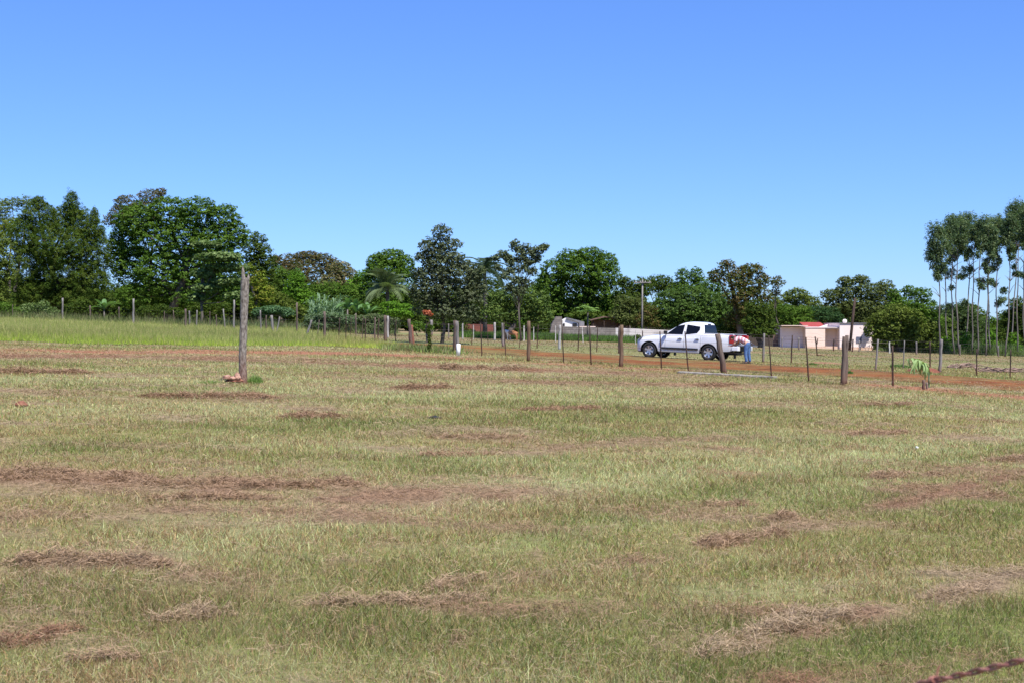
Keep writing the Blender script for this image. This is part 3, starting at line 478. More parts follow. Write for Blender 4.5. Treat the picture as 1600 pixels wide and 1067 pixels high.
# eucalyptus row
EU = [(1468,1466,352,446,17,'leftmost and shortest crowned'),(1481,1484,333,420,15,'second'),(1491,1492,342,425,13,'third'),(1500,1500,338,412,14,'fourth'),(1507,1511,336,428,14,'fifth'),(1519,1524,338,408,14,'sixth'),(1528,1536,338,420,13,'seventh'),
 (1540,1545,346,428,12,'eighth'),(1548,1552,340,415,13,'ninth'),(1559,1560,334,430,15,'tenth'),(1571,1574,332,418,15,'eleventh'),(1577,1588,322,410,15,'twelfth'),(1590,1596,318,408,16,'thirteenth'),(1602,1608,322,404,16,'fourteenth, at the right edge')]
for i, (bx, tx_, ty_, lo, wd, lab) in enumerate(EU):
    Yd = 114+((i*5) % 7)*1.6; rng = random.Random(i+50); LB = []; lo -= rng.uniform(4, 22); ty_ += rng.uniform(-5, 9); yy = ty_+8
    while yy < lo:
        f = (yy-ty_)/(lo-ty_); ww = wd*1.2*(.5+.75*math.sin(min(1, f*1.25+.12)*pi)**.7)*rng.uniform(.75, 1.1)
        LB.append((tx_+(bx-tx_)*f*.4+rng.uniform(-8, 8), yy, ww*rng.uniform(.4, .9), 6+ww*rng.uniform(.1, .4))); yy += rng.uniform(5.5, 9)
    for _ in range(rng.choice((1, 1, 2))): LB.append((tx_+(bx-tx_)*.5+rng.uniform(-6, 6), lo+rng.uniform(8, 70), rng.uniform(4, 9), rng.uniform(4, 7)))
    if i == 0: LB += [(1457, 385, 8, 9), (1455, 402, 9, 9), (1460, 418, 9, 8), (1466, 434, 7, 6)]
    if i in (1, 4): LB.append((tx_+2, lo+16, 10, 9))
    base = GY(bx, Yd); root = empty('eucalyptus_tree', base, 'tall thin eucalyptus, %s in the row counted from the left' % lab, 'eucalyptus', 'row of tall eucalyptus at the right')
    s_ = Yd/FPX; LW = []
    for a in LB:
        c = P(a[0], a[1], Yd)-base; LW.append((c[0], c[1]+rng.uniform(-.5, .5), c[2], a[2]*s_, a[2]*s_*1.0, a[3]*s_))
    V, col = crown_arrays(LW, .20, .42, PAL['gum'], .26, 1.15, .5, droop=.8, aspect=.34, rng=np.random.default_rng(i))
    mesh_np('crown', V, np.arange(len(V)), 4, M['leaf'], root, col)
    top = P(tx_, ty_+6, Yd)-base; mb = MB(); kx = rng.uniform(-.35, .35)
    pts = [Vector((0, 0, -.1)).lerp(Vector(top), t)+Vector((kx*math.sin(t*pi)+.05*math.sin(t*17+i), 0, 0)) for t in np.linspace(0, 1, 12)]
    mb.tube(pts, list(np.linspace(.07, .02, 12)), 8, .05, rng=rng)
    for k in range(14):
        t = rng.uniform(.5, .97); p = pts[int(t*11)]; a = rng.uniform(0, 2*pi); L = (1.1-t)*2.2*rng.uniform(.5, 1)
        mb.tube([p, p+Vector((cos(a)*L*.5, sin(a)*L*.5, L*.5)), p+Vector((cos(a)*L, sin(a)*L, L*.75))], [.03, .018, .006], 5)
    mb.build('trunk', M['bark_pale'], root, smooth=True)
# a wood closing the view far behind
xs = []; LWf = []
rngf = random.Random(4)
for k in range(150):
    px = -500+k*17.5+rngf.uniform(-6, 6)
    if 1512 < px < 1580: hpx = 512
    elif 1295 > px > 1255: hpx = 505
    elif px < 580: hpx = 440+rngf.uniform(0, 20)
    elif px < 760: hpx = 455+rngf.uniform(0, 14)
    elif px < 1000: hpx = 468+rngf.uniform(0, 12)
    else: hpx = 478+rngf.uniform(0, 14)
    Yk = rngf.uniform(185, 235); c = P(px, hpx+12, Yk); LWf.append((c[0], c[1], c[2], 2.6, 2.6, 1.8)); c2 = GY(px, Yk)
    for q in range(1, 5):
        if c2[2]+q*2-.6 < c[2]: LWf.append((c2[0]+rngf.uniform(-.5, .5), c2[1], c2[2]+q*2-.6, 2.6, 2.6, 2.0))
for k in range(190):                              # nearer undergrowth between the crowns
    px = -80+k*8.4+rngf.uniform(-4, 4)
    if 1195 < px < 1360 or px > 1480: continue
    t = 462 if px < 560 else 478 if px < 870 else 488 if px < 1150 else 500
    Yk = rngf.uniform(146, 158); tp = t+rngf.uniform(0, 16); c = P(px, tp+9, Yk); g2 = GY(px, Yk); z = c[2]
    while z > g2[2]+.4: LWf.append((c[0]+rngf.uniform(-.4, .4), Yk+rngf.uniform(-1, 1), z, 1.3, 1.3, .95)); z -= 1.2
V, col = crown_arrays(LWf, .34, .9, PAL['dark'], .3)
tag(mesh_np('distant_wood', V, np.arange(len(V)), 4, M['leaf'], col=col), 'low dark green wood closing the view behind the trees', 'distant wood', kind='stuff')
# shrubs, each its own
GS = 'shrubs under the far trees'
for (nm, lab, bx, Yd, lob, pl_, lf, dn) in [
 ('shrub', 'leafy shrub at the left edge behind the tall grass', 10, 124, [(0,482,22,10),(25,488,18,8),(-20,480,20,14)], 'mid', .28, 1),
 ('shrub', 'grey green weed shrub left of the red and white post', 55, 122, [(45,482,14,9),(66,480,12,10),(82,488,10,8)], 'silver', .24, .8),
 ('shrub', 'dark shrub between the first two left fence posts', 118, 126, [(112,484,14,10),(130,480,14,12)], 'dark', .28, 1),
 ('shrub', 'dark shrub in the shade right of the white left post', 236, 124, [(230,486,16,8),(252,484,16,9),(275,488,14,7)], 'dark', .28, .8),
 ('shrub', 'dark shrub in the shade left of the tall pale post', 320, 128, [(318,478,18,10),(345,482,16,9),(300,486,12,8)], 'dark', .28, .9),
 ('cassava_shrub', 'blue green bushy shrub right of the broken trunk', 425, 116, [(408,488,14,7),(428,484,20,6),(446,488,14,7)], [(.09,.17,.07),(.12,.21,.10)], .26, 1),
 ('cassava_shrub', 'blue green bushy shrub beneath the maize patch', 505, 116, [(492,498,16,7),(515,494,22,7),(540,500,18,8),(505,508,30,7)], [(.11,.17,.08),(.15,.21,.11)], .26, 1),
 ('cassava_shrub', 'dull green hedge like shrub behind the thin stakes', 575, 118, [(560,500,16,8),(585,498,20,8),(612,504,14,8),(590,510,30,8)], [(.10,.14,.06),(.14,.17,.08)], .26, 1),
 ('bright_shrub', 'bright green flat topped shrub below the pale palm', 618, 108, [(610,478,16,7),(632,482,14,7),(620,488,24,7),(640,492,8,5)], 'bright', .28, 1.1),
 ('shrub', 'green weeds shrub left of the flaming orange plant', 655, 112, [(650,510,14,8),(668,514,10,7)], 'mid', .26, .9),
 ('shrub', 'leafy shrub above the cow', 815, 112, [(812,506,10,5),(822,503,8,4)], 'bright', .22, .7),
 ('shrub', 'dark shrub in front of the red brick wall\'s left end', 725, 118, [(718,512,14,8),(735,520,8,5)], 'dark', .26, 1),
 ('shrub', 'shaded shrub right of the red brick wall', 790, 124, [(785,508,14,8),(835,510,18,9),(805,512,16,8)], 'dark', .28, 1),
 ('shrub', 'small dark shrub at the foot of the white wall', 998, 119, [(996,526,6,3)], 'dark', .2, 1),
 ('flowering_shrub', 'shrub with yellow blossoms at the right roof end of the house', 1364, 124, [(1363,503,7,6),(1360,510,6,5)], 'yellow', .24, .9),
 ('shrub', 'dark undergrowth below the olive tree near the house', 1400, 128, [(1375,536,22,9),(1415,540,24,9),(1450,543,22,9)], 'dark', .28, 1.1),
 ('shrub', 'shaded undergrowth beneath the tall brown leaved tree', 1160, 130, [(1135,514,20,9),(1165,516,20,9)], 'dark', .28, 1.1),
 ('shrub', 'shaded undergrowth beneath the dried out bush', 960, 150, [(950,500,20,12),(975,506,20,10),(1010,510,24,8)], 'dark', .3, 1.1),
 ]:
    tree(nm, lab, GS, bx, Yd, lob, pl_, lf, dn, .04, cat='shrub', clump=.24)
# orange dry plant on top of the grey stake
tree('orange_plant', 'vivid orange dried foliage on a dark stem by the left fence', None, 668, 66, [(667,489,6,3.6),(663,487,2.5,2.4),(673,491.5,3.5,2.2)], [(.50,.15,.07),(.58,.23,.13),(.40,.11,.05)], .13, 1.2, .03, cat='orange plant', clump=.14, bark='wood_dark')
# palms, bananas, maize, papaya
def frond(L, W, n=26, droop=.9, up=.7, nleaf_w=.05, rng=None):
    rng = rng or random.Random(1); V = []; F = []
    def pos(t): return Vector((L*t*(1-.15*t*t), 0, up*L*t-droop*L*t*t))
    mb = MB(); mb.tube([pos(t) for t in np.linspace(0, 1, 8)], list(np.linspace(.035, .008, 8)), 5)
    for i in range(n):
        t = .12+.88*i/(n-1); p = pos(t); ww = W*math.sin(pi*min(1, t*.9+.08))**.6
        for s_ in (-1, 1):
            q = p+Vector((ww*.5, s_*ww, -ww*(.35+rng.uniform(0, .5))))
            mb.add([p+Vector((-nleaf_w, 0, 0)), p+Vector((nleaf_w, 0, 0)), q, p.lerp(q, .6)+Vector((-nleaf_w*.6, 0, 0))], [(0, 1, 2, 3)])
    return mb
def flat_leaf_mat(name, c, t=.3):
    m = leaf_mat(name, t); n = m.node_tree.nodes; a = [x for x in n if x.type == 'ATTRIBUTE'][0]
    rgb = n.new('ShaderNodeTexNoise'); rgb.inputs['Scale'].default_value = 3; cr = n.new('ShaderNodeValToRGB')
    cr.color_ramp.elements[0].color = (*[v*.7 for v in c], 1); cr.color_ramp.elements[1].color = (*[v*1.25 for v in c], 1)
    m.node_tree.links.new(rgb.outputs[0], cr.inputs[0])
    for lk in list(m.node_tree.links):
        if lk.from_node == a: m.node_tree.links.new(cr.outputs[0], lk.to_socket)
    n.remove(a); return m
M['palm'] = flat_leaf_mat('palm_frond', (.15,.20,.09)); M['palm_dark'] = flat_leaf_mat('dark_palm_frond', (.055,.09,.05)); M['banana'] = flat_leaf_mat('banana_leaf', (.13,.24,.08)); M['maize'] = flat_leaf_mat('maize_leaf', (.17,.26,.14)); M['papaya'] = flat_leaf_mat('papaya_leaf', (.17,.28,.06))
def palm(label, bpx, Y, top_py, L, nf, m, droop, up):
    base = GY(bpx, Y); root = empty('palm_tree', base, label, 'palm tree'); h = (P(bpx, top_py, Y)-base)[2]; rng = random.Random(bpx)
    mb = MB(); mb.tube([(0, 0, -.1), (.1, 0, h*.5), (0, 0, h)], [.2, .16, .14], 10, .04, rng=rng); mb.build('trunk', M['bark_pale'], root, smooth=True)
    me = frond(L, L*.24, 30, droop, up, .045).build('frond', m, root)
    for k in range(nf):
        o = me if k == 0 else me.copy()
        if k: C.objects.link(o); o.parent = root
        e = rng.uniform(-.35, 1.15); o.location = (0, 0, h); o.rotation_euler = (0, -e, 2*pi*k*.618); s_ = rng.uniform(.8, 1.1); o.scale = (s_,)*3
palm('pale feathery palm with arching fronds left of the grey green tree', 605, 112, 452, 2.3, 34, M['palm'], .75, .55)
palm('dark drooping palm behind the tall grey green tree', 757, 118, 424, 2.2, 30, M['palm_dark'], 1.1, .55)
def blade_leaf(L, W, droop, m, name, parent, rot, loc=(0, 0, 0), fold=.25):
    mb = MB(); vs = []; fs = []; n_ = 8
    for i in range(n_+1):
        t = i/n_; p = Vector((L*t*(1-.25*t*droop), 0, L*(.55*t-droop*t*t))); ww = W*math.sin(pi*min(.98, t*.92+.06))**.55
        vs += [p+Vector((0, -ww/2, fold*ww)), p, p+Vector((0, ww/2, fold*ww))]
    for i in range(n_): a = i*3; fs += [(a, a+1, a+4, a+3), (a+1, a+2, a+5, a+4)]
    o = mb.add(vs, fs).build(name, m, parent, smooth=True); o.rotation_euler = rot; o.location = loc; return o
def leafy(name, label, cat, group, bpx, Y, h, nl, L, W, m, droop, stem_r, rng, spread=(.1, 1.1), along=(1, 1), pos=None, stem='bark_pale', lz=1.0):
    base = GY(bpx, Y) if pos is None else pos; root = empty(name, base, label, cat, group)
    MB().tube([(0, 0, -.05), (0, 0, h)], [stem_r, stem_r*.6], 8).build('stem', M[stem], root, smooth=True)
    for k in range(nl):
        blade_leaf(L*rng.uniform(.75, 1.15), W, droop*rng.uniform(.6, 1.3), m, 'leaf', root, (0, -rng.uniform(*spread), k*2.4), (0, 0, h*rng.uniform(*along)))
    return root
rng = random.Random(12)
for bx, Yd, h, lab in [(543,118,2.0,'banana plant with one big upright leaf right of the maize'),(556,120,1.7,'banana plant leaning right beside the upright leaved one'),(163,120,1.2,'small banana plant in the shade behind the left fence'),(575,121,1.5,'shaded banana plant below the pale palm\'s left fronds')]:
    leafy('banana_plant', lab, 'banana plant', 'banana plants', bx, Yd, h, 9, 1.7, .42, M['banana'], .55, .1, rng)
for k in range(46):
    bx = 484+(k*53 % 46)*1.15+rng.uniform(-1, 1)
    leafy('maize_plant', 'one of the pale green maize plants crowded left of the banana plants', 'maize plant', 'maize plants in the small patch', bx, 117+rng.uniform(0, 6), rng.uniform(1.9, 2.9), 9, 1.15, .11, M['maize'], .9, .02, rng, (.3, 1.2), (.35, 1.0), stem='maize')
def papaya():
    Yd = 122; base = GY(918, Yd); root = empty('papaya_tree', base, 'small papaya tree with umbrella crown over the grey block wall', 'papaya tree'); h = (P(918, 488, Yd)-base)[2]
    MB().tube([(0, 0, -.1), (.03, 0, h)], [.1, .06], 8).build('trunk', M['bark_pale'], root, smooth=True)
    for k in range(26):
        a = k*2.4; e = rng.uniform(-.5, .9); r = rng.uniform(.35, 1.0); c = Vector((cos(a)*r*cos(e)*1.05, sin(a)*r*cos(e), h+.25+sin(e)*r*.6)); mb = MB()
        for j in range(7):
            b_ = a+(j-3)*.75; L = .36; t = c+Vector((cos(b_)*L, sin(b_)*L, -.12)); s_ = Vector((-sin(b_), cos(b_), 0))*.09; mb.add([c, c.lerp(t, .5)+s_, t, c.lerp(t, .5)-s_], [(0, 1, 2, 3)])
        mb.tube([(0, 0, h), c], [.02, .012], 4); mb.build('leaf', M['papaya'], root)
papaya()
# ------------------------------------------------------------------ fences
def post(mb, base, h, r, lean=(0, 0), rng=random, n=8, square=False, fork=False):
    k = 6; pts = []; rad = []
    for i in range(k+1):
        t = i/k; pts.append(Vector(base)+Vector((lean[0]*t, lean[1]*t, -.12+(h+.12)*t))+Vector((rng.uniform(-.12, .12)*r*2, rng.uniform(-.1, .1)*r*2, 0))*(0 < t < 1)); rad.append(r*(1.08-.16*t)*rng.uniform(.93, 1.07))
    mb.tube(pts, rad, 4 if square else n, .0 if square else .06, rng=rng)
def fence(name, label, posts, wires, wire_r=.003, Yoff=0):
    p0 = G(posts[0][0], posts[0][2]) if posts[0][5] is None else GY(posts[0][0], posts[0][5])
    root = empty(name, p0, label, 'fence'); tops = []; rng = random.Random(len(posts)); org = Vector(p0)
    for (px, ty_, by_, wpx, m, Yd, tx_) in posts:
        b = Vector(G(px, by_) if Yd is None else GY(px, Yd)); Yp = b.y; h = HCAM+ray(px, ty_)[2]*Yp-b.z; lean = ((tx_-px)/FPX*Yp if tx_ is not None else rng.uniform(-.03, .03), 0)
        mb = MB(); post(mb, (0, 0, 0), h, max(.013, wpx*.86/FPX*Yp/2), lean, rng, square=(m in ('concrete', 'wood_dark'))); o = mb.build('post', M[m], root, loc=b-org, smooth=m != 'concrete')
        tops.append((b-org, h, Vector((lean[0], 0, 0))))
    for f in wires:
        mb = MB(); pts = []
        for i, (b, h, ln) in enumerate(tops):
            pts.append(b+ln*f+Vector((0, -.03, 1.35*f if h > 1.0 else h*f)))
            if i < len(tops)-1: pts.append((pts[-1]+tops[i+1][0]+tops[i+1][2]*f+Vector((0, -.03, 1.35*f)))*.5-Vector((0, 0, .025)))
        mb.tube(pts, wire_r, 4); mb.build('wire', M['wire'], root)
    return root
near_fence = [(590,498,534,3,'wood_dark',None,592),(618,500,533,2,'wood_dark',None,619),(643,499,540,6,'wood',None,639),(671,506,551,2.6,'wood_dark',None,668),(711,501,552,7,'wood',None,711),(753,505,556,3,'wood_dark',None,751),(791,505,559,2.6,'wood_dark',None,787),(826,502,564,6.5,'wood_brown',None,826),
 (881,508,567,2.6,'wood_dark',None,878),(924,509,570,3.2,'wood_dark',None,921),(970,508,573,7.5,'wood_brown',None,971),(1034,518,577,2.8,'wood_dark',None,1031),(1076,518,580,3,'wood_dark',None,1070),(1133,522,583,10.5,'wood',None,1121),(1206,525,591,3,'wood_dark',None,1201),(1264,527,596,3.2,'wood_dark',None,1259),
 (1316.5,526,601,9,'wood',None,1319.5),(1395,540,604,4.2,'wood_dark',None,1394)]
fence('roadside_fence', 'nearest wire fence of dark stakes and thick posts, on this side of the dirt road', near_fence, (.12, .34, .56, .78, .97), .0035)
far_fence = [(667,508,536,3,'wood_grey',None,666),(689,507,537,2,'wood_dark',None,690),(737,506,539,2,'wood_dark',None,738),(763,508,540,1.6,'wood_dark',None,761),(786,505,542,5,'wood_grey',None,786),(812,510,543,2.2,'wood_dark',None,813),(839,508,544,2.4,'wood_dark',None,841),(874,508,546,5,'wood_white',None,875),
 (903,511,548,2.4,'wood_dark',None,905),(932,511,550,2.2,'wood_dark',None,934),(967,510,552,4.5,'wood',None,968),(1192,521,566,4,'wood_grey',None,1194),(1236,524,567,3,'wood_dark',None,1238),(1368,530,578,3.4,'wood_grey',None,1372),(1411,532,576,2,'wood_grey',None,1413),
 (1453,534,578,3,'wood_dark',None,1453),(1468,530,582,5.5,'wood_grey',None,1471),(1526,545,587,2.6,'wood_dark',None,1526),(1578,546,591,2.6,'wood_dark',None,1579),(1640,545,597,3,'wood_dark',None,1641)]
fence('roadside_fence', 'second wire fence of grey posts and stakes, beyond the dirt road', far_fence, (.2, .45, .7, .95), .003)
back = [(701,506,0,2,'wood_grey',105,701),(723,504,0,3,'wood_white',104,723),(740,508,0,1.6,'concrete',104,740),(773,504,0,4,'wood_white',105,773),(819,509,0,3,'concrete',106,819),(834,511,0,2,'concrete',107,834),(868,509,0,2,'concrete',108,868),(911,511,0,2,'concrete',109,910),(993,516,0,1.6,'concrete',110,993),
 (1004,517,0,2.4,'wood_dark',108,1004),(1222,527,0,2,'wood_grey',112,1222),(1248,527,0,3,'wood_grey',112,1248),(1302,530,0,3,'wood_dark',112,1303),(1332,530,0,3,'wood_dark',111,1333),(1342,532,0,2.4,'wood_grey',111,1343),(1390,534,0,3,'concrete',110,1390),(1432,534,0,3,'wood_grey',110,1432),
 (1500,538,0,2,'wood_grey',110,1500),(1560,540,0,2,'wood_grey',110,1560),(1610,541,0,3,'wood_grey',110,1610)]
fence('boundary_fence', 'farthest wire fence of pale thin posts along the walls and the house', back, (.25, .5, .75, 1.0), .0035)
left = [(-40,470,0,2.5,'wood',124,-40),(20,476,0,1.6,'wood',122,20),(98,466,0,3.3,'wood_grey',121,98),(141,478,0,3.3,'wood',118,141),(187,480,0,2.5,'wood',116,186),(208,467,0,3.7,'wood_grey',108,209),(257,487,0,1.6,'wood',112,257),(273,485,0,1.6,'wood',112,271),(290,483,0,3.7,'wood',101,290),(297,486,0,2.5,'wood_grey',106,296),
 (307,485,0,2.5,'wood_grey',104,308),(328,487,0,1.6,'wood',108,328),(339,492,0,2.0,'wood',100,338),(352,483,0,2.6,'wood_grey',102,349),(365,469,0,3.4,'wood_grey',100,366),(408,485,0,2.5,'wood_grey',98,407),(416,493,0,2.5,'wood',98,416),(428,493,0,4.5,'wood_grey',92,424),(431,495,0,2.5,'wood_grey',92,437),(464,473,0,3.4,'wood',96,464),
 (477,500,0,3.7,'wood_grey',88,487),(495,500,0,1.6,'wood',84,499),(507,487,0,4.5,'wood',80,507),(529,497,0,2.5,'wood_dark',80,531),(540,494,0,1.8,'wood_dark',76,541),(547,496,0,1.6,'wood_dark',80,549),(556,494,0,2.9,'wood',86,556),(565,494,0,1.6,'wood_dark',77,568),(571,498,0,2.5,'wood_dark',74,571),(585,496,0,2.9,'wood',77,586)]
fence('field_fence', 'old left fence of mixed pale grey and leaning posts rising from tall grass', left, (.3, .55, .8, 1.0), .003)
for i, (px, ty_, by_, wpx, m, lab) in enumerate([(602,493,532,6,'wood','pair of rough posts'),]): pass
def lone_post(name, lab, px, ty_, by_, wpx, m, tx_=None, cat='post', Y=None):
    b = Vector(G(px, by_) if Y is None else GY(px, Y)); h = HCAM+ray(px, ty_)[2]*b.y-b.z
    mb = MB(); post(mb, (0, 0, 0), h, wpx/FPX*b.y/2, (((tx_ or px)-px)/FPX*b.y, 0), random.Random(px)); return tag(mb.build(name, M[m], loc=b, smooth=True), lab, cat)
lone_post('wooden_post', 'thick dark post standing left of the two thin stakes by the left fence end', 602, 493, 533, 5, 'wood', 602)
lone_post('wooden_post', 'pale thin post standing right behind the thick dark one at the left fence end', 606, 494, 528, 3, 'wood_white', 606)
lone_post('wooden_post', 'brown post leaning against the double post left of the orange plant', 646, 508, 538, 4.5, 'stain', 643)
lone_post('wooden_post', 'pale grey post right behind the orange plant stem', 674, 500, 524, 5, 'wood_grey', 674)
lone_post('wooden_post', 'dark grey post pressed against the twin post that has the white pipe', 715, 502, 553, 5, 'wood_grey', 714)
lone_post('wooden_post', 'weathered green grey post twin of the thick leaning one by the right fence gap', 1321, 524, 599.5, 6, 'wood', 1323)
lone_post('stump', 'short dark wood stump under the drooping plant beyond the right fence end', 1443, 593, 608, 5, 'wood', 1443, 'stump')
lone_post('stump', 'short pale wood stump right beside the short dark stump', 1449, 597, 608, 3.5, 'wood_grey', 1448, 'stump')
# climbing plant on a stake
b = Vector(G(670, 551)); rng = random.Random(5); LW = [(rng.uniform(-.05, .05), 0, .15+i*.13, .09, .09, .09) for i in range(9)]
V, col = crown_arrays(LW, .06, .7, PAL['dark'], .2, rng=np.random.default_rng(2)); tag(mesh_np('climbing_plant', V, np.arange(len(V)), 4, M['leaf'], col=col, loc=b), 'thin dark climbing plant wound round the stake under the orange foliage', 'climbing plant')
# white pipe stub
b = Vector(G(716, 555.5)); tag(MB().tube([(0, 0, 0), (.01, 0, .5)], .085, 14).build('white_pipe', M['white'], loc=b, smooth=True), 'short white pipe standing upright at the foot of the twin post', 'pipe')
# stake snapped and bent
b = Vector(G(1277, 556)); mb = MB(); s_ = b.y/FPX
mb.tube([(0, 0, -.05), (-1*s_, 0, 9*s_), (-2*s_, 0, 20*s_), (-3.5*s_, 0, 30*s_)], [.035, .04, .05, .045], 7, .08, rng=rng); mb.tube([(-.5*s_, 0, 18*s_), (.5*s_, 0, 27*s_)], .03, 6); mb.tube([(-.5*s_, 0, 0.04), (4*s_, 0, .06), (11*s_, -.1, .02-S*11*s_)], [.035, .03, .015], 6)
tag(mb.build('broken_stake', M['wood_dark'], loc=b, smooth=True), 'bent dark stake with a fallen branch, in front of the cream house', 'stake')
# broken trunk in the field
def broken_trunk():
    b = Vector(G(379, 598)); root = empty('tree_trunk', b, 'tall broken tree trunk with a split top standing alone in the left field', 'tree trunk'); s_ = b.y/FPX; rng = random.Random(3)
    def X(px, py): return Vector(((px-379)*s_, 0, (598-py)*s_))
    cen = [(380.5,600,7.2),(380,590,6.6),(379,570,6.0),(379.5,545,5.8),(380.5,520,5.7),(381.5,495,5.9),(382.2,470,6.3),(383,450,6.6),(383.5,437,6.7)]
    mb = MB(); pts = [X(a, c) for a, c, r in cen]; rad = [r*s_ for a, c, r in cen]; n_ = 18
    pp = []; rr_ = []
    for i in range(len(pts)-1):
        for t in (0, .25, .5, .75): pp.append(pts[i].lerp(pts[i+1], t)); rr_.append(rad[i]*(1-t)+rad[i+1]*t)
    pp.append(pts[-1]); rr_.append(rad[-1]); mb.tube(pp, rr_, n_, .055, rng=rng); mb.build('bark', M['wood_trunk'], root, smooth=False)
    sp = MB(); sp.tube([X(381, 438), X(380.4, 428), X(380, 420), X(379.8, 416)], [3.6*s_, 3.2*s_, 1.9*s_, .3*s_], 7, .15, rng=rng); sp.tube([X(388, 438), X(388.6, 433), X(388.6, 428.5)], [2.3*s_, 1.9*s_, .4*s_], 6, .15, rng=rng)
    sp.tube([X(384, 438), X(384.4, 434)], [2.4*s_, 1.4*s_], 6, .1, rng=rng); sp.build('splinter', M['wood_trunk'], root)
m_ = mat('trunk_bark', (.10, .08, .065), (.27, .235, .20), .95, 26, 1.0, stretch=(1, 1, .35), detail=8, contrast=(.38, .6)); M['wood_trunk'] = m_
nt_ = m_.node_tree; nn_, ll_ = nt_.nodes, nt_.links
tcx = nn_.new('ShaderNodeTexCoord'); spz = nn_.new('ShaderNodeSeparateXYZ'); rp = nn_.new('ShaderNodeMapRange'); rp.inputs[1].default_value = 0; rp.inputs[2].default_value = .75; rp.inputs[3].default_value = .75; rp.inputs[4].default_value = 0
mxr = nn_.new('ShaderNodeMixRGB'); mxr.inputs[2].default_value = (.17, .07, .045, 1); bs_ = nn_['Principled BSDF']; src = [k for k in ll_ if k.to_socket == bs_.inputs['Base Color']][0].from_socket
ll_.new(tcx.outputs['Object'], spz.inputs[0]); ll_.new(spz.outputs[2], rp.inputs[0]); ll_.new(rp.outputs[0], mxr.inputs[0]); ll_.new(src, mxr.inputs[1]); ll_.new(mxr.outputs[0], bs_.inputs['Base Color'])
broken_trunk()
def lump(name, lab, c, r, m, seed, cat, sub=3, grp=None, rot=0):
    bm = bmesh.new(); bmesh.ops.create_icosphere(bm, subdivisions=sub, radius=1); rg = random.Random(seed); ph = [rg.uniform(0, 6) for _ in range(6)]
    for v in bm.verts:
        k = 1+.16*math.sin(3*v.co.x+ph[0])+.13*math.sin(4*v.co.y+ph[1])+.1*math.sin(5*v.co.z+ph[2])+.06*math.sin(9*v.co.x+7*v.co.y+ph[3])
        v.co = Vector((v.co.x*r[0], v.co.y*r[1], max(v.co.z, -.5)*r[2]))*k
    me = bpy.data.meshes.new(name); bm.to_mesh(me); bm.free(); o = link(name, me, M[m], loc=c); o.rotation_euler = (0, 0, rot); return tag(o, lab, cat, grp)
s_ = 30.5/FPX
for dx, dz, r, lab, sd_ in [(-22, 6.5, (6.5*s_, .09, 2.6*s_), 'flat salmon stone slab on top at the left end of the pile by the trunk', 1), (-14, 4.5, (7*s_, .11, 3.6*s_), 'rounded salmon stone in the middle of the pile by the trunk', 2), (-6.5, 6.5, (5*s_, .10, 5*s_), 'salmon stone leaning on the foot of the broken trunk', 3), (-11, 1.2, (13*s_, .12, 2.6*s_), 'dark grey bottom stone under the salmon stones by the trunk', 4)]:
    bb = Vector(G(379, 599.5)); lump('stone', lab, bb+Vector((dx*s_*1.08, -.12+.02*sd_, (dz+3.5)*s_-S*dx*s_)), tuple(1.22*q for q in r), 'tile' if sd_ != 4 else 'stain', sd_, 'stone', grp='stones heaped at the foot of the trunk')
def tuft(name, lab, px, py, rx, h, n_, cols, wd=.006, lean=.35, ry=None):
    g = G(px, py); t = RNG.uniform(0, 2*pi, n_); r = np.sqrt(RNG.random(n_)); x = g[0]+r*np.cos(t)*rx; y = g[1]+r*np.sin(t)*(ry or rx)
    c = np.array(cols)[RNG.integers(0, len(cols), n_)]*RNG.uniform(.7, 1.3, (n_, 1)); o = blades(name, x, y, RNG.uniform(.4, 1, n_)*h*(1.15-.5*r), np.full(n_, wd)*RNG.uniform(.7, 1.3, n_), np.clip(np.abs(RNG.normal(0, lean, n_)), 0, .9), c, M['blade'])
    return tag(o, lab, 'grass tuft')
tuft('grass_tuft', 'upright bright green grass tuft right of the broken trunk', 399, 599, .16, .28, 320, [(.14,.24,.05), (.2,.3,.08)], .011)
tuft('grass_tuft', 'low bright green grass patch left of the stones at the trunk', 331, 599, .3, .09, 260, [(.13,.24,.05), (.18,.28,.07)], .012)
tuft('grass_tuft', 'dark green weed at the foot of the thick leaning post', 1327, 585, .14, .22, 160, [(.08,.19,.04)], .02)
tuft('grass_tuft', 'green weed patch left of the red soil mound', 1406, 574, .5, .25, 260, [(.08,.17,.04), (.12,.2,.05)], .03)
tuft('grass_tuft', 'bright green weed at the gate end between stake and road', 1270, 570, .25, .16, 160, [(.10,.19,.04)], .02)
# red soil mounds beyond the road
def mound(lab, px, py, r, h, col1, col2, name='soil_heap', seed=0):
    g = Vector(G(px, py)); n_ = 26; V = []; F = []; 
    for j in range(n_):
        for i in range(n_):
            x = (i/(n_-1)*2-1); y = (j/(n_-1)*2-1); q = max(0, 1-(x*x+y*y)); X_, Y_ = x*r[0], y*r[1]
            V.append((X_, Y_, -S*X_-.04+h*q**.8*(.65+.7*float(fbm(np.array([X_+px]), np.array([Y_]), .5, 1)[0]))))
    for j in range(n_-1):
        for i in range(n_-1): a = j*n_+i; F.append((a, a+1, a+n_+1, a+n_))
    mb = MB(); mb.add(V, F); return tag(mb.build(name, mat('soil', col1, col2, .95, 5, .7), loc=g, smooth=True), lab, 'soil mound')
mound('red soil mound behind the drooping plant beyond the road', 1443, 581, (.8, .6), .3, (.13,.042,.026), (.20,.07,.042))
mound('low red soil hump where the road bank meets the bent stake', 1290, 568, (1.3, .5), .12, (.20,.10,.055), (.24,.15,.08), seed=2)
M['bark_dry'] = mat('dry_roots', (.16,.11,.085), (.30,.20,.16), .95, 4)
